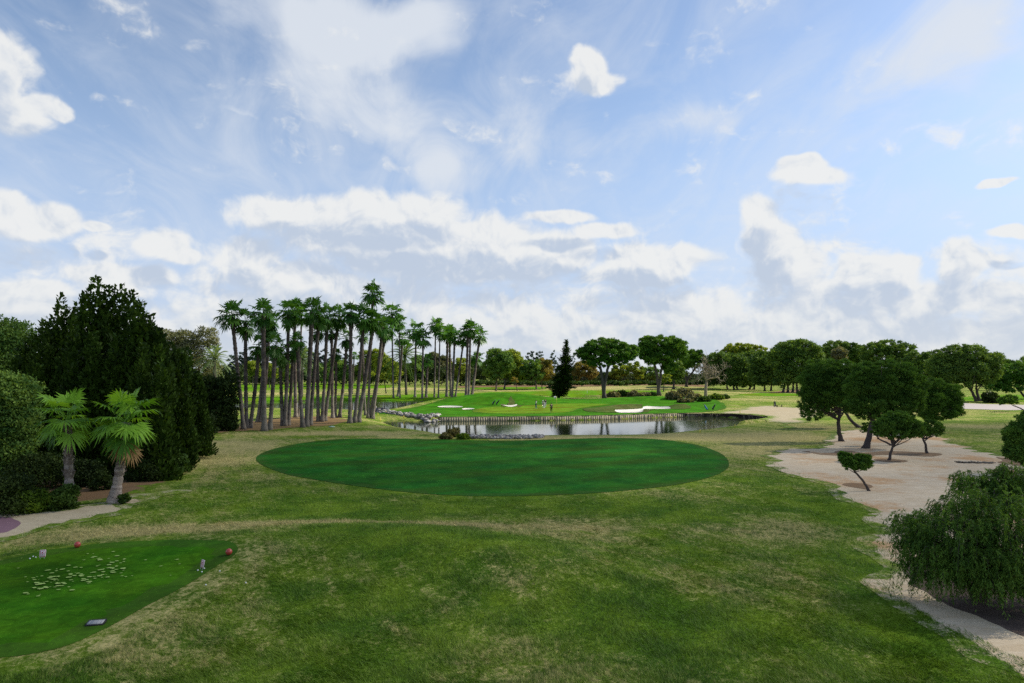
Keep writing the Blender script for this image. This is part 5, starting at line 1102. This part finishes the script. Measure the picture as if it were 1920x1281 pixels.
hB = wpos(bB, R(150), (np.array(JB['pal'][0])+np.array(JB['par'][0]))/2); tB = wpos(bB, R(150), (0.1, 0.72, 0.04)); club(hB, tB, 'thin steel putter held down by the bending person in white')
hD = wpos(bD, R(8), np.array(JD['par'][0])); club(hD, hD+np.array([0.10, 0.10, -0.80]), 'thin steel putter hanging from the right hand of the nearest person')
# ---------------------------------------------------------------- flag
def glyph(ch, size, mat, parent, loc, rot):
    cu = bpy.data.curves.new('numeral', 'FONT'); cu.body = ch; cu.size = size; cu.align_x = 'CENTER'; cu.align_y = 'CENTER'; cu.extrude = 0.004; cu.offset = 0.006
    t = link(bpy.data.objects.new('numeral_curve', cu)); bpy.context.view_layer.update(); me = bpy.data.meshes.new_from_object(t.evaluated_get(bpy.context.evaluated_depsgraph_get())); bpy.data.objects.remove(t)
    me.materials.clear(); me.materials.append(mat); o = link(bpy.data.objects.new('numeral', me)); o.parent = parent; o.location = loc; o.rotation_euler = rot; return o
INK = plain('black ink', (0.015, 0.015, 0.02), 0.6); RED = plain('red paint', (0.45, 0.03, 0.03), 0.5)
def flag():
    b = gp(1043.6, 768.5)+np.array([0, 0, 0.06]); root = empty('golf_flag', b); tag(root, 'white flag on a thin yellow pole in the hole of the island green', 'flag')
    top = at(1043.6, 743, b[1])[2]-b[2]; A = Acc(); A.tube([(0, 0, -0.1), (0, 0, top)], 0.025, 7, 0.5); A.ball((0, 0, top), 0.03, 8, 6)
    A.build('pole', plain('yellow pole', (0.60, 0.52, 0.08), 0.5), root, True)
    n = 9; x = np.linspace(0.02, -0.55, n); y = 0.04*np.sin(np.linspace(0, 5, n)); V = []
    for z in (top-0.02, top-0.50): V += [(x[i], y[i], z-0.02*i/n) for i in range(n)]
    V = np.array(V); V2 = np.vstack([V, V+[0, 0.008, 0]]); q = [(i, i+1, n+i+1, n+i) for i in range(n-1)]
    F = q+[tuple(reversed([a+2*n for a in f])) for f in q]+[(i+1, i, 2*n+i, 2*n+i+1) for i in range(n-1)]+[(n+i, n+i+1, 3*n+i+1, 3*n+i) for i in range(n-1)]+[(0, n, 3*n, 2*n), (2*n-1, n-1, 3*n-1, 4*n-1)]
    c = mesh_np('cloth', V2, F, None, [plain('white flag', (0.82, 0.82, 0.80), 0.7)], root)
    glyph('9', 0.42, INK, c, (-0.30, -0.055, top-0.27), (math.pi/2, 0, 0))
flag()
# ---------------------------------------------------------------- golf bags on trolleys
def golf_bag(px, py, lean, rot, mat, trim, label, group=None):
    b = gp(px, py)+np.array([0, 0, 0.05]); root = empty('golf_bag', b); root.rotation_euler = (0, 0, rot); tag(root, label, 'golf bag', 'golf bags left at the edges of the island')
    d = np.array([math.sin(lean), 0, math.cos(lean)]); o = np.array([0, 0, 0.12]); A = Acc()
    A.tube([o, o+d*.05, o+d*.35, o+d*.62, o+d*.9, o+d*.93], [0.10, 0.145, 0.150, 0.135, 0.150, 0.145], 12, 0.5); A.build('bag_body', mat, root, True)
    A = Acc(); A.ball(o+d*.32+np.array([-.13*math.cos(lean), 0, .13*math.sin(lean)]), [.07, .10, .20], 10, 8); A.ball(o+d*.62+np.array([0, .13, 0]), [.09, .05, .14], 10, 8); A.build('pocket', trim, root, True)
    A = Acc()
    for i in range(8):
        a = i*.785; q = np.array([math.cos(a)*.07, math.sin(a)*.07, 0]); e = o+d*(1.12+.10*rng.random())+q*1.5; A.tube([o+d*.85+q, e], .008, 4); A.ball(e, [.045, .03, .035], 7, 5)
    A.build('clubs', plain('club heads', (0.10, 0.10, 0.11), 0.3, 0.5, 0.3), root, True)
    A = Acc(); A.tube([o+[0, 0, -.03], o+d*.5+[.16, 0, -.02], o+d*1.15+[.22, 0, .05]], .014, 6); A.tube([(.10, -.28, .15), (.10, .28, .15)], .012, 6); A.tube([o, (.10, 0, .15)], .014, 6); A.tube([(.10, 0, .15), o+d*.45+[.1, 0, 0]], .012, 6); A.build('trolley_frame', INK, root, True)
    for s_ in (-1, 1):
        t = np.arange(17)*2*math.pi/16; A = Acc(); A.tube(np.stack([.10+.14*np.cos(t), np.full(17, .28*s_), .145+.14*np.sin(t)], 1), .022, 6, .5, False)
        for a in range(4): A.tube([(.10+.13*math.cos(a*.785), .28*s_, .145+.13*math.sin(a*.785)), (.10-.13*math.cos(a*.785), .28*s_, .145-.13*math.sin(a*.785))], .009, 4)
        A.build('wheel', INK, root, True)
DK = plain('black bag fabric', (0.012, 0.012, 0.014), 0.6); NB = plain('navy green bag fabric', (0.010, 0.025, 0.035), 0.6); BL = plain('blue bag fabric', (0.03, 0.16, 0.42), 0.5); GYB = plain('grey bag trim', (0.30, 0.32, 0.36), 0.5); LB = plain('light blue bag trim', (0.25, 0.50, 0.62), 0.5)
golf_bag(923.5, 759.6, 0.55, 0.0, NB, GYB, 'dark navy green golf bag leaning right, left one of the pair by the island bunker')
golf_bag(930.5, 759.4, 0.62, 0.1, DK, GYB, 'black golf bag leaning right, right one of the pair by the island bunker')
golf_bag(1326, 769.6, -0.55, 0.0, BL, LB, 'bright blue golf bag leaning left at the right end of the island')
golf_bag(1336, 769.0, 0.50, 0.0, DK, GYB, 'black golf bag leaning right beside the bright blue one')
golf_bag(1454, 763.2, -0.12, 0.3, NB, GYB, 'dark golf bag standing beside the small bench on the dirt track')
def bench():
    b = gp(1461.5, 763.6); root = empty('bench', b); tag(root, 'small dark backless bench beside the dirt track', 'bench')
    W_ = plain('dark timber', (0.03, 0.024, 0.016), 0.7)
    A = Acc(); [A.box((0, y, .46), 1.5, .11, .05) for y in (-.13, 0, .13)]; A.build('seat', W_, root)
    for s_ in (-.5, .5): A = Acc(); A.box((s_, 0, .20), .09, .30, .44); A.box((s_, 0, .43), .09, .36, .014); A.build('leg', W_, root)
bench()
def post():
    b = gp(1451.3, 762.6); A = Acc(); A.box((0, 0, .52), .13, .13, 1.1); A.box((0, 0, 1.10), .17, .17, .06); A.box((.0, -.075, .95), .10, .02, .2)
    o = A.build('marker_post', plain('brown post', (0.07, 0.05, 0.015), 0.8)); o.location = [float(v) for v in b]; tag(o, 'brown wooden post behind the dark golf bag by the bench', 'post')
post()
# ---------------------------------------------------------------- stakes, tee furniture
YEL = plain('yellow stake paint', (0.62, 0.52, 0.07), 0.6); WHS = plain('white stake paint', (0.75, 0.75, 0.72), 0.6)
for px, py, hh, mt, lb in ((669,778,.5,WHS,'white stake among the foremost palm trunks'),(708.5,780,.55,YEL,'yellow stake just right of the last near palm'),(713,791,.7,YEL,'greenish yellow stake at the left tip of the pond'),(724,774.5,.45,YEL,'yellow stake by the black sheet at the island tip'),(757,785.5,.6,YEL,'yellow stake where the boulders begin'),(811,782.5,.5,WHS,'white stake on the turf above the boulders'),(810,757,.5,YEL,'small stake on the far shore behind the island'),
        (1101,738.5,1.1,WHS,'white post on the far bank behind the water'),(1312.6,812.5,.5,YEL,'yellow stake on the near bank at the right of the pond, lowest'),(1378,801.5,.45,YEL,'yellow stake on the near bank close to the pond\'s right end'),(1387.6,777.8,.5,YEL,'yellow stake above the dark end of the retaining wall')):
    b = gp(px, py); A = Acc(); A.box((0, 0, hh/2-.05), .09, .09, hh); A.T.append(np.zeros((0, 3), int)); A.ball((0, 0, hh-.05), [.06, .06, .05], 6, 4)
    o = A.build('stake', mt); o.location = [float(v) for v in b]; tag(o, lb, 'stake', 'marker stakes round the pond')
def markerball(px, py, lb):
    b = gp(px, py); A = Acc(); A.ball((0, 0, .112), .12, 28, 18)
    o = A.build('tee_marker', plain('coral red paint', (0.42, 0.055, 0.040), 0.32, 0.6, 0.08), None, True); o.location = [b[0], b[1], b[2]+0.02]; tag(o, lb, 'tee marker', 'red balls marking the tee')
markerball(145, 1027.5, 'red ball at the back edge of the tee, near the left sign'); markerball(429, 1041.5, 'red ball at the right tip of the tee')
def sign(px, py, rot, lb):
    b = gp(px, py); root = empty('tee_sign', (b[0], b[1], b[2]+0.02)); root.rotation_euler = (R(-12), 0, rot); tag(root, lb, 'sign', 'small signs standing on the tee')
    A = Acc(); w, hh = .21, .27; n = 5; c = .03; P = []
    for cx, cz, a0 in ((w/2-c, .06+hh-c, 0), (-w/2+c, .06+hh-c, 90), (-w/2+c, .06+c, 180), (w/2-c, .06+c, 270)):
        for i in range(n): a = R(a0+90*i/(n-1)); P.append((cx+c*math.cos(a), cz+c*math.sin(a)))
    m = len(P); V = [(x, -.008, z) for x, z in P]+[(x, .008, z) for x, z in P]+[(0, -.008, .06+hh/2), (0, .008, .06+hh/2)]
    T = [((i+1) % m, i, 2*m) for i in range(m)]+[(m+i, m+(i+1) % m, 2*m+1) for i in range(m)]; Q = [(i, (i+1) % m, m+(i+1) % m, m+i) for i in range(m)]
    A.add(V, Q, T); A.build('board', plain('pale pink board', (0.74, 0.62, 0.64), 0.5), root)
    A = Acc(); A.tube([(-.07, 0, -.08), (-.07, 0, .08)], .006, 5); A.tube([(.07, 0, -.08), (.07, 0, .08)], .006, 5); A.build('spike', GYB, root)
    A = Acc()
    for x, z, sx, sz in ((0, .06+.022, .16, .010), (0, .06+hh-.022, .16, .010), (-.08, .06+hh/2, .010, hh-.054), (.08, .06+hh/2, .010, hh-.054)): A.box((x, -.0105, z), sx, .004, sz)
    A.build('border', RED, root); glyph('6', .17, RED, root, (0, -.012, .06+hh/2), (math.pi/2, 0, 0))
sign(79, 1049, R(18), 'pale pink sign with a red number near the left end of the tee'); sign(377.5, 1069, R(-38), 'pale pink sign turned aside near the right edge of the tee')
BALL = plain('white golf ball', (0.8, 0.8, 0.78), 0.4)
for px, py, lb in ((371,1071.5,'white golf ball just left of the right tee sign'),(378.5,1074.5,'white golf ball in front of the right tee sign'),(383,1068,'white golf ball just right of the right tee sign'),(412,1073,'white golf ball on the rough right of the right tee sign'),(56,1049.5,'white golf ball farthest left of the left tee sign'),(62,1045.5,'white golf ball behind, between the left ones by the left sign'),(67,1047,'white golf ball nearest to the left tee sign'),(386,1099,'white golf ball on the rough below the right tee sign'),(461,1095,'white golf ball on the grass right of the tee')):
    b = gp(px, py); A = Acc(); A.ball((0, 0, .03), .026, 12, 8); o = A.build('golf_ball', BALL, None, True); o.location = [b[0], b[1], b[2]+.01]; tag(o, lb, 'golf ball', 'golf balls lying round the tee')
def cover():
    b = gp(180, 1170.5); root = empty('utility_cover', (b[0], b[1], b[2]+.02)); root.rotation_euler = (R(7), 0, R(12)); tag(root, 'grey metal ground cover plate set in the front of the tee', 'cover plate')
    A = Acc(); A.box((0, 0, .035), .40, .22, .03); [A.box((x, 0, .053), .02, .20, .006) for x in (-.15, -.05, .05, .15)]; A.build('lid', plain('grey metal', (0.33, 0.33, 0.33), 0.6, 0.4, 0.2), root)
    A = Acc(); A.box((0, .135, .02), .46, .045, .05); A.box((0, -.135, .02), .46, .045, .03); A.box((-.22, 0, .02), .035, .224, .04); A.box((.22, 0, .02), .035, .224, .04); A.build('frame', plain('dark rim', (0.02, 0.02, 0.02), 0.8), root)
cover()
def lid():
    b = gp(622, 801); A = Acc(); A.ball((0, 0, .04), [.45, .40, .10], 14, 8); A.ball((0, 0, .12), [.2, .2, .05], 10, 6); o = A.build('valve_lid', plain('pale green lid', (0.30, 0.42, 0.34), 0.6), None, True); o.location = [float(v) for v in b]; tag(o, 'pale green round lid on the grass before the palm grove', 'lid')
lid()
def brush():
    A = Acc(); b = gp(1828, 869)
    for i in range(46):
        x = rng.uniform(-1.35, 1.35); p = np.array([x, rng.normal()*.16-x*.10, .05+.07*rng.random()]); a = rng.normal()*.5; L = rng.uniform(.25, .8); d = np.array([math.cos(a), math.sin(a), .15*rng.normal()]); A.tube([p-d*L/2, p, p+d*L/2], [.03, .035, .02], 5, rng.random())
    for i in range(16): A.ball([rng.uniform(-1.2, 1.2), rng.normal()*.15, .05], [.12, .1, .08], 6, 5, rng.random(), .4)
    o = A.build('brush_pile', tint_mat('dead wood', (0.05, 0.035, 0.02), (0.30, 0.27, 0.23))); o.location = [float(v) for v in b]; tag(o, 'low heap of dead branches and stones on the sand above the weeping tree', 'brush pile')
brush()
def branch():
    b = gp(178, 915); A = Acc(); A.tube([(-.6, .1, .05), (-.2, 0, .20), (.2, .05, .30), (.7, -.05, .28)], [.04, .035, .03, .012], 6, .8); A.tube([(-.1, 0, .22), (.1, .2, .42)], [.025, .008], 5, .8)
    o = A.build('fallen_branch', B_DEAD); o.location = [float(v) for v in b]; tag(o, 'pale fallen branch on the litter between the two fan palms', 'branch')
branch()
# ---------------------------------------------------------------- the cumulus over the course whose shade lies on the foreground
def cloud():
    A = Acc(); D = 720.0
    for x in np.arange(-150, 171, 13.0):
        far = 104 if x < -12 else (112 if x < 34 else 104)
        for y in np.arange(-70, far, 13.0):
            xx = x+rng.normal()*4; yy = min(y+rng.normal()*4, far-6)
            r = rng.uniform(10, 15); c = np.array([xx, yy, 0])+SUND*(D+rng.uniform(-18, 18)); A.ball(c, [r, r, r*0.8], 12, 8, 0.5, 0.12)
    m, N = new_mat('cloud vapour'); p = N.n('ShaderNodeBsdfDiffuse', {0: (0.9, 0.9, 0.9, 1)}); t = N.n('ShaderNodeBsdfTransparent'); tr = N.n('ShaderNodeBsdfTranslucent', {0: (0.9, 0.9, 0.9, 1)})
    finish(N, N.n('ShaderNodeMixShader', {0: CLOUD_T, 1: N.n('ShaderNodeMixShader', {0: 0.5, 1: p, 2: tr}), 2: t}))
    o = A.build('clouds', m, None, True); o['kind'] = 'structure'; o['label'] = 'cloud overhead that shades the foreground'
CLOUD_T = 0.84
cloud()
# ---------------------------------------------------------------- grass blades of the rough in the foreground
def blade_mat():
    m, N = new_mat('rough grass blades')
    c, hg, pos, flat = turf_color(N, attr(N, 'dry'), tuple(v*1.08 for v in GRN1), tuple(v*1.08 for v in GRN2), TAN, 0.8)
    t = attr(N, 'tint'); k = N.m('MULTIPLY_ADD', t, 0.9, 0.75)
    c = N.mix(1.0, c, N.n('ShaderNodeCombineXYZ', {0: k, 1: k, 2: k}), 'MULTIPLY')
    p = N.n('ShaderNodeBsdfPrincipled', {'Base Color': c, 'Roughness': 0.6, 'Specular IOR Level': 0.2}); tr = N.n('ShaderNodeBsdfTranslucent', {0: c})
    finish(N, N.n('ShaderNodeMixShader', {0: 0.3, 1: p, 2: tr})); return m
def grass(n=420000):
    u = rng.random(n); d0, d1 = 14.5, 62.0
    Y = 1/(1/d0+(1/d1-1/d0)*u)                     # even on the slope seen from the terrace
    X = Y*rng.uniform(-0.80, 0.80, n)
    ok = (sdf(P_GREEN, X, Y, 3) > 0.05) & (sdf(P_TEE, X, Y, 3) > 0.05) & (sdf(P_SAND, X, Y, 3) > 0.12*rng.normal(size=n)) & (sdf(P_PATH, X, Y, 3) > 0.15*rng.normal(size=n)) & (sdf(P_LITTER, X, Y, 3) > 0.0) & (sdf(P_PAVE, X, Y, 3) > 0.05)
    X, Y = X[ok], Y[ok]; n = len(X); Z = h(X, Y)
    q = np.sin(X*2.1+1.7*np.sin(Y*1.3))+np.sin(Y*2.7+1.9*np.sin(X*1.1+2)); a = 2.6+0.9*np.sin(X*0.35+Y*0.2)+0.8*np.sin(X*1.7-Y*0.9)+0.7*rng.normal(size=n); hh = rng.uniform(0.03, 0.085, n)*(1+Y/90)*(1+0.28*q); w = 0.0045*(1+Y/16)
    lean = np.stack([np.cos(a), np.sin(a)], 1)*(hh*rng.uniform(0.6, 1.8, n))[:, None]
    b = rng.random(n)*3.1416; s = np.stack([np.cos(b), np.sin(b)], 1)*w[:, None]
    P0 = np.stack([X-s[:, 0], Y-s[:, 1], Z-0.004], 1); P1 = np.stack([X+s[:, 0], Y+s[:, 1], Z-0.004], 1); P2 = np.stack([X+lean[:, 0], Y+lean[:, 1], Z+hh], 1)
    V = np.stack([P0, P1, P2], 1).reshape(-1, 3)
    o = mesh_np('grass', V, None, np.arange(3*n).reshape(-1, 3), [blade_mat()], None, {'dry': np.repeat(dryness(X, Y), 3), 'tint': np.repeat(rng.random(n), 3)})
    o['kind'] = 'stuff'; o['label'] = 'short rough grass of the foreground'
grass()
